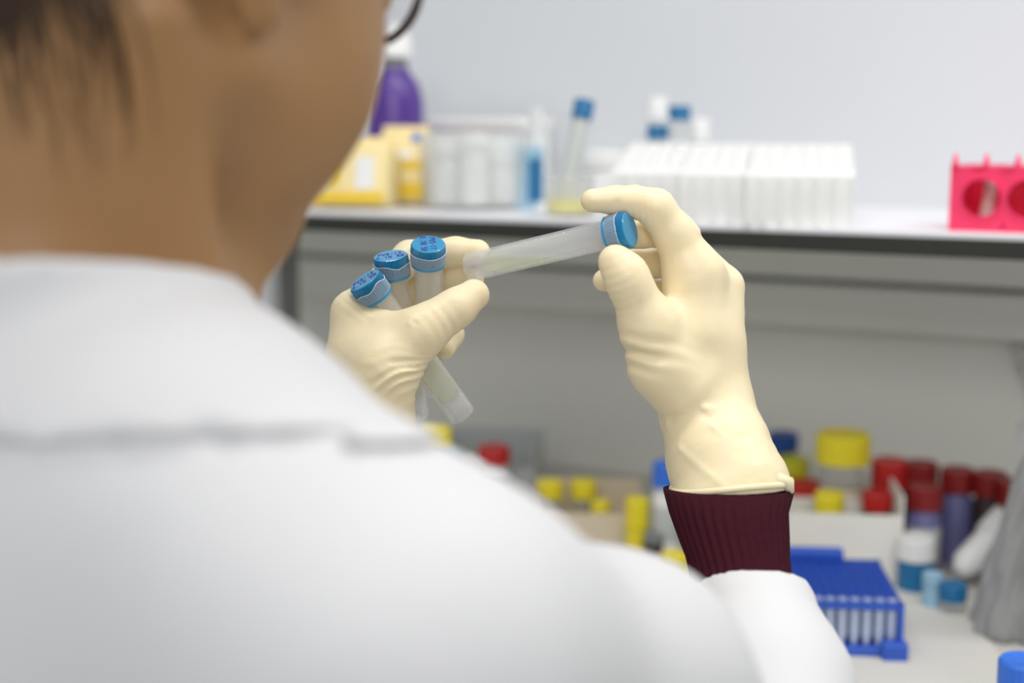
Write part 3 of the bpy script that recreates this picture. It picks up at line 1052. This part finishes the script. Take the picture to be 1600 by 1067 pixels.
# right glove -------------------------------------------------------
r_palm = [
    [H(1096, 640, 4, 58), H(1085, 520, -2, 56), H(1083, 428, -4, 45)],
    [H(1112, 640, 8, 60), H(1112, 540, 8, 52), H(1126, 450, 14, 37)],
    [H(1112, 640, 16, 58), H(1118, 560, 26, 44), H(1128, 488, 32, 35)],
    [H(1108, 645, 20, 55), H(1118, 590, 36, 40), H(1122, 525, 48, 33)],
]
r_thumb = [H(1062, 600, -8, 56), H(1034, 572, -14, 50), H(1014, 508, -20, 45), H(984, 444, -28, 32), H(976, 426, -29, 30), H(961, 408, -29, 26)]
r_index = [H(1083, 428, -4, 45), H(1056, 368, -8, 32.5), H(1024, 325, -12, 29), H(992, 315, -15, 23.5), H(962, 313, -17, 21), H(926, 313.5, -19, 18.5)]
r_mid = [H(1126, 450, 14, 36), H(1052, 366, 16, 26), H(1000, 364, 6, 20.5), H(966, 362, 4, 18)]
r_ring = [H(1128, 488, 32, 34), H(1058, 406, 34, 25), H(990, 414, 22, 22), H(944, 438, 10, 17.5)]
r_lit = [H(1122, 525, 48, 30), H(1062, 452, 52, 22), H(1015, 456, 40, 18), H(985, 460, 32, 15)]
r_cuff = [H(1106, 632, 6, 70), H(1107, 655, 3, 73), H(1124, 710, -6, 82), H(1143, 768, -14, 92)]


def right_glove(p):
    d = union([chain(c, 0.004) for c in r_palm], 0.010)(p)
    th = chain(r_thumb, 0.006)(p)
    # folds across the thumb and at its base
    ta, tb = np.array(r_thumb[2][:3]), np.array(r_thumb[5][:3])
    th = th - ripple(p, H(958, 455, -30, 0), (0.016, 0.02, 0.03), tb - ta, 0.0044, 0.00017)
    d = smin(d, th, 0.009)
    ix = chain(r_index, 0.004)(p)
    ix = ix + ripple(p, H(1005, 330, -22, 0), (0.010, 0.011, 0.02), (1, 0.12, 0), 0.0034, 0.00028)
    ix = ix + ridge(p, H(962, 292, -22, 0), H(966, 336, -26, 0), 0.0011, 0.0009)
    d = smin(d, ix, 0.006)
    for ch in (r_mid, r_ring, r_lit):
        d = smin(d, chain(ch, 0.004)(p), 0.0015)
    # knuckles and tendons
    d = d - 0.0012 * np.exp(-(((p - np.array(H(1138, 432, -2, 0)[:3], np.float32)) / 0.010) ** 2).sum(1))
    d = d - 0.0016 * np.exp(-(((p - np.array(H(1090, 360, -12, 0)[:3], np.float32)) / 0.0022) ** 2).sum(1))
    # thumb-base folds at the palm edge
    d = d + ripple(p, H(990, 555, -30, 0), (0.020, 0.010, 0.02), (0.25, 1, 0), 0.0085, 0.0010)
    d = d + ridge(p, H(976, 545, -28, 0), H(1030, 560, -34, 0), 0.0016, 0.0010)
    d = d - ridge(p, H(978, 538, -28, 0), H(1030, 545, -34, 0), 0.0020, 0.0006)
    d = d + ridge(p, H(1055, 372, -14, 0), H(1040, 440, -18, 0), 0.0016, 0.0004)
    # loose cuff
    cu = chain(r_cuff, 0.004)(p)
    px, py = pix(p)
    wgt = np.clip((py - 625) / 40, 0, 1)
    cu = cu + wgt * (0.0012 * vnoise(p, 170, 3) + 0.0007 * np.abs(vnoise(p, 320, 5)) - 0.0004)
    cu = cu - ridge(p, H(1100, 636, -24, 0), H(1178, 660, -14, 0), 0.0020, 0.0016) - ridge(p, H(1036, 668, -10, 0), H(1058, 630, -18, 0), 0.0022, 0.0020)
    cu = cu + ridge(p, H(1095, 648, -26, 0), H(1170, 672, -18, 0), 0.0018, 0.0007)
    cu = cu - ridge(p, H(1105, 655, -30, 0), H(1180, 740, -34, 0), 0.0018, 0.0007) - ridge(p, H(1060, 700, -24, 0), H(1130, 760, -44, 0), 0.0020, 0.0006)
    d = smin(d, cu, 0.004)
    # cut the cuff end with a plane
    e = np.array(H(1143, 764, -14, 0)[:3], np.float32)
    ax_ = np.array([0.04, -1, 0], np.float32)
    return np.maximum(d, (p - e) @ ax_)


lo, hi = bounds(r_palm + [r_thumb, r_index, r_mid, r_ring, r_lit, r_cuff])
glR = sdf_obj('glove', right_glove, lo, hi, 0.00125, M_glove, person)
glR['label'] = 'right cream latex glove pinching the cap of the level tube'

# rolled rim of the glove cuff with a knot at its right end
rim_pts = []
e = np.array(H(1142, 757, -14, 0)[:3])
ax_ = np.array([0.05, -1.0, 0.0])
ax_ /= np.linalg.norm(ax_)
u_ = np.cross(ax_, [0, 0, 1.0])
u_ /= np.linalg.norm(u_)
v_ = np.cross(ax_, u_)
Rr = 91 * 0.76 / F_PX
loop = []
for i in range(49):
    a = 2 * math.pi * i / 48
    c = e + (u_ * math.cos(a) + v_ * math.sin(a)) * (Rr + 0.0004) + ax_ * 0.0015 * math.sin(2 * a + 1)
    loop.append(c)
loopw = cam_to_world(np.array(loop))
rb = tube_bm([Vector(q) for q in loopw], 0.0017, 10)
kn = cam_to_world(np.array([cs(1196, 752, 0.742), cs(1216, 748, 0.742), cs(1230, 755, 0.744), cs(1236, 768, 0.748)]))
tube_bm([Vector(q) for q in kn], [0.0022, 0.0036, 0.0042, 0.0018], 10, rb)
bm_obj('cuff_rim', rb, M_glove, glR, smooth=True)

# left glove --------------------------------------------------------
l_palm = [
    [H(575, 668, 6, 66), H(556, 570, 6, 44), H(551, 487, 14, 28)],
    [H(570, 660, 16, 60), H(562, 570, 24, 40), H(565, 506, 32, 26)],
    [H(575, 660, 26, 55), H(575, 590, 40, 38), H(580, 530, 50, 26)],
    [H(580, 660, 34, 50), H(595, 600, 50, 34), H(600, 552, 62, 24)],
    [H(552, 492, 10, 29), H(605, 513, 0, 25), H(655, 520, -6, 32)],
    [H(558, 545, 6, 38), H(600, 560, -6, 40)],
]
l_thumb = [H(580, 630, -6, 64), H(600, 580, -8, 54), H(656, 521, -7, 34), H(684, 500, -5, 30), H(712, 482, -2, 28.5), H(740, 461, 5, 25)]
l_index = [H(552, 485, 14, 28), H(640, 402, 39, 25), H(712, 394, 38, 22.5), H(746, 394, 35, 20)]
l_mid = [H(565, 506, 32, 26), H(664, 436, 54, 24), H(712, 434, 46, 21), H(738, 438, 40, 18)]
l_ring = [H(580, 530, 50, 26), H(688, 496, 72, 23), H(703, 522, 60, 20), H(694, 543, 48, 18)]
l_lit = [H(600, 552, 62, 24), H(672, 540, 76, 18), H(682, 545, 66, 15), H(674, 552, 58, 14)]
l_arm = [H(572, 640, 8, 66), H(562, 710, 4, 71), H(556, 760, 0, 73)]


def left_glove(p):
    d = union([chain(c, 0.004) for c in l_palm], 0.010)(p)
    th = chain(l_thumb, 0.006)(p)
    ta, tb = np.array(l_thumb[2][:3]), np.array(l_thumb[5][:3])
    th = th - ripple(p, H(690, 505, -16, 0), (0.014, 0.012, 0.02), tb - ta, 0.0060, 0.00018)
    d = smin(d, th, 0.010)
    for ch, k in ((l_index, 0.004), (l_mid, 0.002), (l_ring, 0.002), (l_lit, 0.002)):
        d = smin(d, chain(ch, 0.004)(p), k)
    d = smin(d, chain(l_arm, 0.004)(p), 0.012)
    # bunched folds at the heel of the thumb
    px, py = pix(p)
    m_ = np.exp(-(((px - 626) / 40) ** 2 + ((py - 590) / 30) ** 2)) * (p[:, 2] < D0 + 0.012)
    th_ = np.arctan2(py - 553, 712 - px)
    s = np.sin(2 * np.pi * (th_ - 0.10 + 0.05 * np.sin((px - 600) / 14.0)) / 0.155)
    d = d + (m_ * 0.0010 * (s - 0.35 * np.abs(s)) * (0.75 + 0.35 * np.sin(px / 17.0 + py / 9.0))).astype(np.float32)
    d = d + ridge(p, H(612, 566, -27, 0), H(658, 564, -20, 0), 0.0013, 0.0017)
    d = d - ridge(p, H(640, 506, -19, 0), H(670, 540, -14, 0), 0.0014, 0.0011)
    d = d + ridge(p, H(648, 504, -20, 0), H(676, 537, -14, 0), 0.0012, 0.0008)
    d = d - ripple(p, H(565, 470, 4, 0), (0.010, 0.008, 0.02), (0.6, 0.8, 0), 0.005, 0.0003)
    e = np.array(H(557, 748, 0, 0)[:3], np.float32)
    ax_ = np.array(l_arm[2][:3], np.float32) - np.array(l_arm[1][:3], np.float32)
    ax_ /= np.linalg.norm(ax_)
    return np.maximum(d, (p - e) @ ax_)


lo, hi = bounds(l_palm + [l_thumb, l_index, l_mid, l_ring, l_lit, l_arm])
glL = sdf_obj('glove', left_glove, lo, hi, 0.00125, M_glove, person)
glL['label'] = 'left cream latex glove gripping three capped tubes'

# knitted cuffs -----------------------------------------------------
def ribbed_cuff(rings, nribs, name, m, parent, label=None):
    """rings: (px, py, depth, halfwidth_px, depth_radius) along the forearm; ribs run along it"""
    n = nribs * 6
    V, Fc = [], []
    cen = np.array([cs(r[0], r[1], r[2]) for r in rings])
    nr = len(rings)
    for layer in (0, 1):
        for i, r_ in enumerate(rings if layer == 0 else rings[::-1]):
            ii = i if layer == 0 else nr - 1 - i
            ax = cen[min(ii + 1, nr - 1)] - cen[max(ii - 1, 0)]
            ax /= np.linalg.norm(ax)
            if ii < nr - 1 and nr > 5:
                ax = np.array([0.0, -1.0, 0.0])
            u = np.array([1.0, 0, 0]) - ax * ax[0]
            u /= np.linalg.norm(u)
            v = np.cross(ax, u)
            rx = r_[3] * r_[2] / F_PX
            for k in range(n):
                a = 2 * math.pi * k / n
                rib = (0.0007 if i > 1 else 0.00012) * math.cos(nribs * a) if layer == 0 else -0.0022
                V.append(cen[ii] + u * (rx + rib) * math.cos(a) + v * (r_[4] + rib) * math.sin(a))
    tot = 2 * nr
    for i in range(tot):
        j = (i + 1) % tot
        for k in range(n):
            l = (k + 1) % n
            Fc.append((i * n + k, i * n + l, j * n + l, j * n + k))
    o = link(name, from_np(name, cam_to_world(np.array(V)), Fc), m, parent)
    if label:
        o['label'] = label
    return o


ribbed_cuff([(1138, 763, 0.762, 101.5, 0.0325), (1138, 768, 0.760, 101, 0.0330), (1138, 800, 0.752, 91, 0.0305), (1146, 840, 0.744, 84.5, 0.0290), (1152, 870, 0.738, 79, 0.028),
             (1157, 900, 0.731, 77, 0.0275), (1164, 960, 0.716, 74, 0.027)], 36, 'sweater_cuff', M_knit, person, 'maroon ribbed sweater cuff below the right glove')
ribbed_cuff([(562, 700, 0.779, 88, 0.0325), (556, 740, 0.776, 87, 0.0315), (548, 800, 0.775, 84, 0.03), (540, 880, 0.77, 84, 0.03)], 40, 'sweater_cuff', M_knit, person)

# head --------------------------------------------------------------
yw, pt_ = R(37), R(9)
F0 = np.array([math.sin(yw), 0, math.cos(yw)])
RT = np.array([math.cos(yw), 0, -math.sin(yw)])
FW = math.cos(pt_) * F0 - math.sin(pt_) * np.array([0, 1, 0])
UP = math.cos(pt_) * np.array([0, 1, 0]) + math.sin(pt_) * F0
_r = R(7)
RT, UP = RT * math.cos(_r) - UP * math.sin(_r), UP * math.cos(_r) + RT * math.sin(_r)
O = np.array([-0.0825, 0.106, 0.47]) - 0.072 * RT + 0.035 * UP
AX = np.stack([RT, FW, UP])


def hp(r, f, u):
    return O + RT * r + FW * f + UP * u


NECK = np.array([-0.165, -0.005, 0.495])


def head_sdf(p):
    d = ell(hp(0, -0.010, 0.045), AX, (0.074, 0.092, 0.085))(p)
    d = smin(d, ell(hp(0, 0.035, -0.005), AX, (0.054, 0.052, 0.070))(p), 0.03)
    for s in (-1, 1):
        d = smin(d, ell(hp(0.030 * s, 0.046, -0.010), AX, (0.024, 0.030, 0.030))(p), 0.03)
        d = smin(d, ell(hp(0.040 * s, 0.046, -0.046), AX, (0.026, 0.032, 0.036))(p), 0.03)       # cheeks
        d = smin(d, rc(hp(0.054 * s, 0.0, -0.050), hp(0.018 * s, 0.062, -0.090), 0.016, 0.015)(p), 0.03)   # jaw
        d = smin(d, rc(hp(0.030 * s, 0.082, 0.022), hp(0.012 * s, 0.086, 0.024), 0.010, 0.010)(p), 0.012)   # brow
        d = smin(d, rc(hp(0.058 * s, -0.030, -0.045), NECK + RT * 0.028 * s + FW * 0.05 + UP * -0.01, 0.0115, 0.013)(p), 0.018)  # neck muscle
    d = smin(d, ell(hp(0, 0.066, -0.098), AX, (0.018, 0.015, 0.014))(p), 0.018)
    d = smin(d, rc(hp(0, 0.034, -0.088), NECK + FW * 0.045 + RT * 0.015 + UP * 0.0, 0.030, 0.034)(p), 0.025)                    # chin
    d = smin(d, rc(hp(0, 0.086, 0.012), hp(0, 0.101, -0.020), 0.007, 0.010)(p), 0.012)             # nose
    for s in (-1, 1):
        d = smin(d, ell(hp(0.011 * s, 0.093, -0.024), AX, (0.008, 0.009, 0.007))(p), 0.006)
        d = np.maximum(d, -(ell(hp(0.032 * s, 0.098, 0.004), AX, (0.016, 0.012, 0.010))(p)) + 0.0)
        d = smin(d, ell(hp(0.032 * s, 0.079, 0.004), AX, (0.013, 0.012, 0.012))(p), 0.003)         # eyeball under the lids
    d = smin(d, ell(hp(0, 0.085, -0.050), AX, (0.022, 0.009, 0.006))(p), 0.004)                    # lips
    d = smin(d, ell(hp(0, 0.082, -0.060), AX, (0.019, 0.010, 0.007))(p), 0.004)
    # neck into the shoulders
    nk = rc(hp(0, -0.028, -0.030), NECK + np.array([0, 0, 0.006]), 0.046, 0.045)(p)
    nk = smin(nk, rc(hp(0, -0.045, -0.03), NECK + np.array([-0.042, 0.0, 0.032]), 0.038, 0.036)(p), 0.03)
    nk = smin(nk, rc(NECK, NECK + np.array([0.0, -0.12, 0.04]), 0.043, 0.038)(p), 0.02)
    d = smin(d, nk, 0.022)
    # ears
    for s in (-1, 1):
        er = ell(hp(0.077 * s, -0.012, 0.002), AX, (0.009, 0.017, 0.031))(p)
        er = np.maximum(er, -ell(hp(0.088 * s, -0.006, 0.006), AX, (0.010, 0.010, 0.020))(p))
        er = smin(er, ell(hp(0.074 * s, -0.004, -0.030), AX, (0.006, 0.009, 0.011))(p), 0.006)
        d = smin(d, er, 0.004)
    return d


body = sdf_obj('body', head_sdf, (-0.31, -0.20, 0.36), (0.03, 0.29, 0.70), 0.0032, M_skin, person)


def hair_sdf(p):
    q = (p - O.astype(np.float32)) @ AX.T.astype(np.float32)
    d = ell(hp(0, -0.012, 0.045), AX, (0.083, 0.102, 0.096))(p)
    d = smin(d, rc(hp(0, -0.055, -0.01), hp(0, -0.058, -0.035), 0.052, 0.040)(p), 0.03)
    d = d + 0.0015 * np.sin(q[:, 0] * 260 + 30 * q[:, 2]) * 0.6
    edge = -0.003 + 0.92 * q[:, 1] - q[:, 2] - 0.05 * np.clip(np.abs(q[:, 0]) - 0.03, 0, 1) + 0.004 * np.sin(q[:, 0] * 190)
    d = np.maximum(d, edge * 0.73)
    # bun
    return smin(d, ell(hp(0, -0.125, 0.075), AX, (0.040, 0.034, 0.040))(p), 0.012)


hair = sdf_obj('hair', hair_sdf, (-0.36, 0.0, 0.34), (0.05, 0.33, 0.70), 0.004, M_hair, person)
# loose wisps on the nape, thickened to put in the neck's shade too
wb_ = bmesh.new()
SP = []
for i in range(520):
    r0 = random.uniform(-0.045, 0.064)
    a0 = hp(r0, -0.078 + 0.25 * max(0, r0) + random.uniform(-0.004, 0.004), -0.030 + random.uniform(-0.01, 0.01))
    L = min(0.075, 0.006 + random.expovariate(48))
    dirn = np.array([0.10 + random.uniform(-0.15, 0.2), -1, -0.02])
    SP += [a0 + dirn * L * k / 5 for k in range(6)]
SP = np.array(SP, np.float32)
for _ in range(4):
    dd = head_sdf(SP)
    g = np.stack([head_sdf(SP + np.float32(0.002) * np.eye(3, dtype=np.float32)[q]) - dd for q in range(3)], 1) / 0.002
    SP = SP - g / ((g * g).sum(1, keepdims=True) + 1e-6) * (dd - 0.0011)[:, None]
SW = cam_to_world(SP)
for i in range(len(SW) // 6):
    tube_bm([Vector(q) for q in SW[i * 6:i * 6 + 6]], [0.0004, 0.0004, 0.00035, 0.0003, 0.0002, 0.0001], 5, wb_)
ws = bm_obj('loose_strands', wb_, M_hair, person, smooth=True)
ws['kind'] = 'stuff'

# glasses -----------------------------------------------------------
gl = bmesh.new()
def ring_pts(cr, s, rw=0.022, rh=0.019):
    out = []
    for i in range(33):
        a = 2 * math.pi * i / 32
        c, sn = math.cos(a), math.sin(a)
        pw = 0.95
        out.append(hp(cr * s + rw * np.sign(c) * abs(c) ** pw, 0.100 - 0.10 * abs(abs(cr + rw * c) - 0.03) * 1.2, 0.010 + rh * np.sign(sn) * abs(sn) ** pw))
    return out
for s in (-1, 1):
    W = cam_to_world(np.array(ring_pts(0.023, s)))
    tube_bm([Vector(q) for q in W], 0.0019, 8, gl)
    W = cam_to_world(np.array([hp(0.045 * s, 0.098, 0.016), hp(0.076 * s, 0.085, 0.014), hp(0.081 * s, 0.02, 0.016), hp(0.080 * s, -0.015, 0.008), hp(0.072 * s, -0.035, -0.015)]))
    tube_bm([Vector(q) for q in W], 0.0018, 8, gl)
W = cam_to_world(np.array([hp(-0.004, 0.101, 0.012), hp(0, 0.103, 0.016), hp(0.004, 0.101, 0.012)]))
tube_bm([Vector(q) for q in W], 0.0018, 8, gl)
glasses = bm_obj('eyeglasses', gl, M_frame, person, smooth=True)
glasses['label'] = 'dark red eyeglass frame'
for s in (-1, 1):
    W = cam_to_world(np.array(ring_pts(0.023, s)[:-1]))
    bm = bmesh.new()
    fr = [bm.verts.new(q) for q in W]
    off = (CM.to_3x3() @ Vector((FW[0], FW[1], -FW[2]))) * 0.0012
    bk_ = [bm.verts.new(Vector(q) - off) for q in W]
    bm.faces.new(fr)
    bm.faces.new(bk_[::-1])
    for i in range(32):
        j = (i + 1) % 32
        bm.faces.new((fr[i], fr[j], bk_[j], bk_[i]))
    bm_obj('lens', bm, M_lens, glasses)

# lab coat ----------------------------------------------------------
def Q(px, py, d, r):
    c = cs(px, py, d)
    return (c[0], c[1], c[2], r)


B1 = Q(150, 985, 0.535, 0.118)
torso = [B1, (-0.165, -0.25, 0.55, 0.135), (-0.175, -0.42, 0.57, 0.145), (-0.175, -0.50, 0.585, 0.148)]
trap = [Q(200, 745, 0.48, 0.050), Q(282, 770, 0.462, 0.0500), Q(606, 1045, 0.432, 0.060)]
uparm = [Q(606, 1045, 0.432, 0.060), Q(960, 1080, 0.525, 0.045), Q(1215, 1330, 0.61, 0.044)]
fore = [Q(1215, 1330, 0.61, 0.044), Q(1198, 1080, 0.675, 0.0385), Q(1172, 915, 0.724, 0.0285)]
ltrap = [Q(60, 745, 0.52, 0.05), Q(-420, 950, 0.60, 0.058)]
luparm = [Q(-420, 950, 0.60, 0.058), Q(-120, 1250, 0.80, 0.050)]
lfore = [Q(-120, 1250, 0.80, 0.050), Q(250, 1050, 0.78, 0.044), Q(540, 800, 0.772, 0.036)]


def coat_core(p):
    d = chain(torso, 0.04)(p)
    d = smin(d, chain(trap, 0.02)(p), 0.07)
    d = smin(d, chain(ltrap, 0.02)(p), 0.07)
    d = smin(d, chain(uparm, 0.03)(p), 0.03)
    d = smin(d, chain(luparm, 0.03)(p), 0.03)
    return d


def sleeve_cut(p, fo, inner):
    a, b = np.array(fo[-2][:3], np.float32), np.array(fo[-1][:3], np.float32)
    ax = (b - a) / np.linalg.norm(b - a)
    f = chain(fo, 0.02)(p)
    t = (p - b) @ ax
    bl = (ax + np.array([0.06, 1.0, 0.0], np.float32)) * 0.5
    t = (p - b) @ (bl / np.linalg.norm(bl))
    f = np.maximum(f, t)
    return f - 0.0012 * np.exp(-((t + 0.008) / 0.006) ** 2)


def coat_sdf(p):
    d = coat_core(p)
    fo = sleeve_cut(p, lfore, 0)
    d = smin(d, fo, 0.012)
    # soft cloth folds
    d = d + 0.0022 * vnoise(p, 28, 11) + 0.0010 * vnoise(p, 70, 12)
    px, py = pix(p)
    d = d - ridge(p, cs(1110, 1010, 0.60), cs(1230, 930, 0.66), 0.010, 0.003)
    # open neck
    nk = rc(hp(0, -0.03, -0.03), NECK + np.array([-0.01, -0.06, 0.02]), 0.055, 0.060)(p)
    return np.maximum(d, -nk)


coat = sdf_obj('lab_coat', coat_sdf, (-0.47, -0.82, 0.30), (0.20, 0.10, 0.95), 0.0062, M_coat, person)


def sleeve_sdf(p):
    d = sleeve_cut(p, fore, 0)
    d = smin(d, chain(uparm[1:], 0.03)(p), 0.02)
    return d + 0.0012 * vnoise(p, 40, 21) + 0.0003 * vnoise(p, 120, 22) + 0.0012


sl_ = sdf_obj('sleeve', sleeve_sdf, *bounds([uparm[1:], fore], 0.01), 0.0032, M_coat, coat)


def collar_sdf(p):
    d = np.maximum(coat_core(p) - 0.0034, -(coat_core(p) + 0.004))
    c = NECK.astype(np.float32)
    q = p - c
    rad = np.sqrt((q * q).sum(1))
    d = np.maximum(d, -(p[:, 1] + 0.06 * (p[:, 0] + 0.15) + 0.026 + 0.003 * np.sin(p[:, 0] * 30)))
    d = np.maximum(d, rad - 0.17)
    A0, A1 = hp(0, -0.03, -0.03), NECK + np.array([-0.01, -0.06, 0.02])
    sh_ = np.array([-0.045, 0.004, 0.0])
    outer = smin(rc(A0, A1, 0.068, 0.071)(p), rc(A0 + sh_, A1 + sh_, 0.067, 0.070)(p), 0.02)
    inner = smin(rc(A0, A1, 0.057, 0.058)(p), rc(A0 + sh_, A1 + sh_, 0.055, 0.056)(p), 0.02)
    ring = np.maximum(outer, -inner)
    top = (p - (NECK + np.array([0, 0.021, 0])).astype(np.float32)) @ np.array([-0.05, 0.98, 0.15], np.float32)
    ring = np.maximum(ring, top)
    d = smin(d, ring, 0.012)
    return np.maximum(d, -rc(hp(0, -0.03, -0.03), NECK + np.array([-0.01, -0.06, 0.02]), 0.056, 0.058)(p))


sdf_obj('coat_collar', collar_sdf, (-0.34, -0.20, 0.33), (0.02, 0.08, 0.68), 0.0045, M_coat, coat)

# trousers, shoes and stool (below the frame)
def seg_w(pts, name, m, parent, seg=16):
    return bm_obj(name, tube_bm([p[0] for p in pts], [p[1] for p in pts], seg), m, parent, smooth=True)


hx, hy = HIP.x, HIP.y
fwd = Vector((0.25, 0.97, 0)).normalized()
rgt = Vector((0.97, -0.25, 0))
for s in (-1, 1):
    h0 = Vector((hx, hy, 0.70)) + rgt * 0.09 * s
    k0 = h0 + fwd * 0.32 + Vector((0, 0, -0.03)) + rgt * 0.02 * s
    a0 = k0 + fwd * -0.12 + Vector((0, 0, -0.44))
    leg = seg_w([(h0, 0.085), (h0.lerp(k0, 0.5), 0.078), (k0, 0.062), (k0 + Vector((0, 0, -0.04)), 0.060), (k0.lerp(a0, 0.5), 0.055), (a0, 0.042)], 'trouser_leg', M_trous, person)
    f0 = Vector((a0.x, a0.y, 0.235))
    sb = tube_bm([f0 - fwd * 0.06, f0, f0 + fwd * 0.08, f0 + fwd * 0.16], [0.030, 0.038, 0.036, 0.022], 14)
    bm_obj('shoe', sb, M_edge, person, smooth=True)
st = thing('lab_stool', 'round lab stool under the seated person in the lab coat', 'stool', (hx, hy, 0))
lathe('seat', [(0, 0.50), (0.16, 0.50), (0.175, 0.515), (0.17, 0.54), (0.14, 0.55), (0, 0.55)], M_edge, st, 40)
lathe('column', [(0.025, 0.03), (0.025, 0.50)], M_steel, st, 20)
bm_obj('foot_ring', tube_bm([(0.24 * math.cos(2 * math.pi * i / 32), 0.24 * math.sin(2 * math.pi * i / 32), 0.20) for i in range(33)], 0.011, 8), M_steel, st, smooth=True)
for i in range(5):
    a = 2 * math.pi * i / 5
    bm_obj('base_arm', tube_bm([(0, 0, 0.05), (0.28 * math.cos(a), 0.28 * math.sin(a), 0.02)], 0.018, 10), M_steel, st, smooth=True)
    bm_obj('ring_strut', tube_bm([(0.02 * math.cos(a), 0.02 * math.sin(a), 0.22), (0.24 * math.cos(a), 0.24 * math.sin(a), 0.20)], 0.007, 8), M_steel, st, smooth=True)
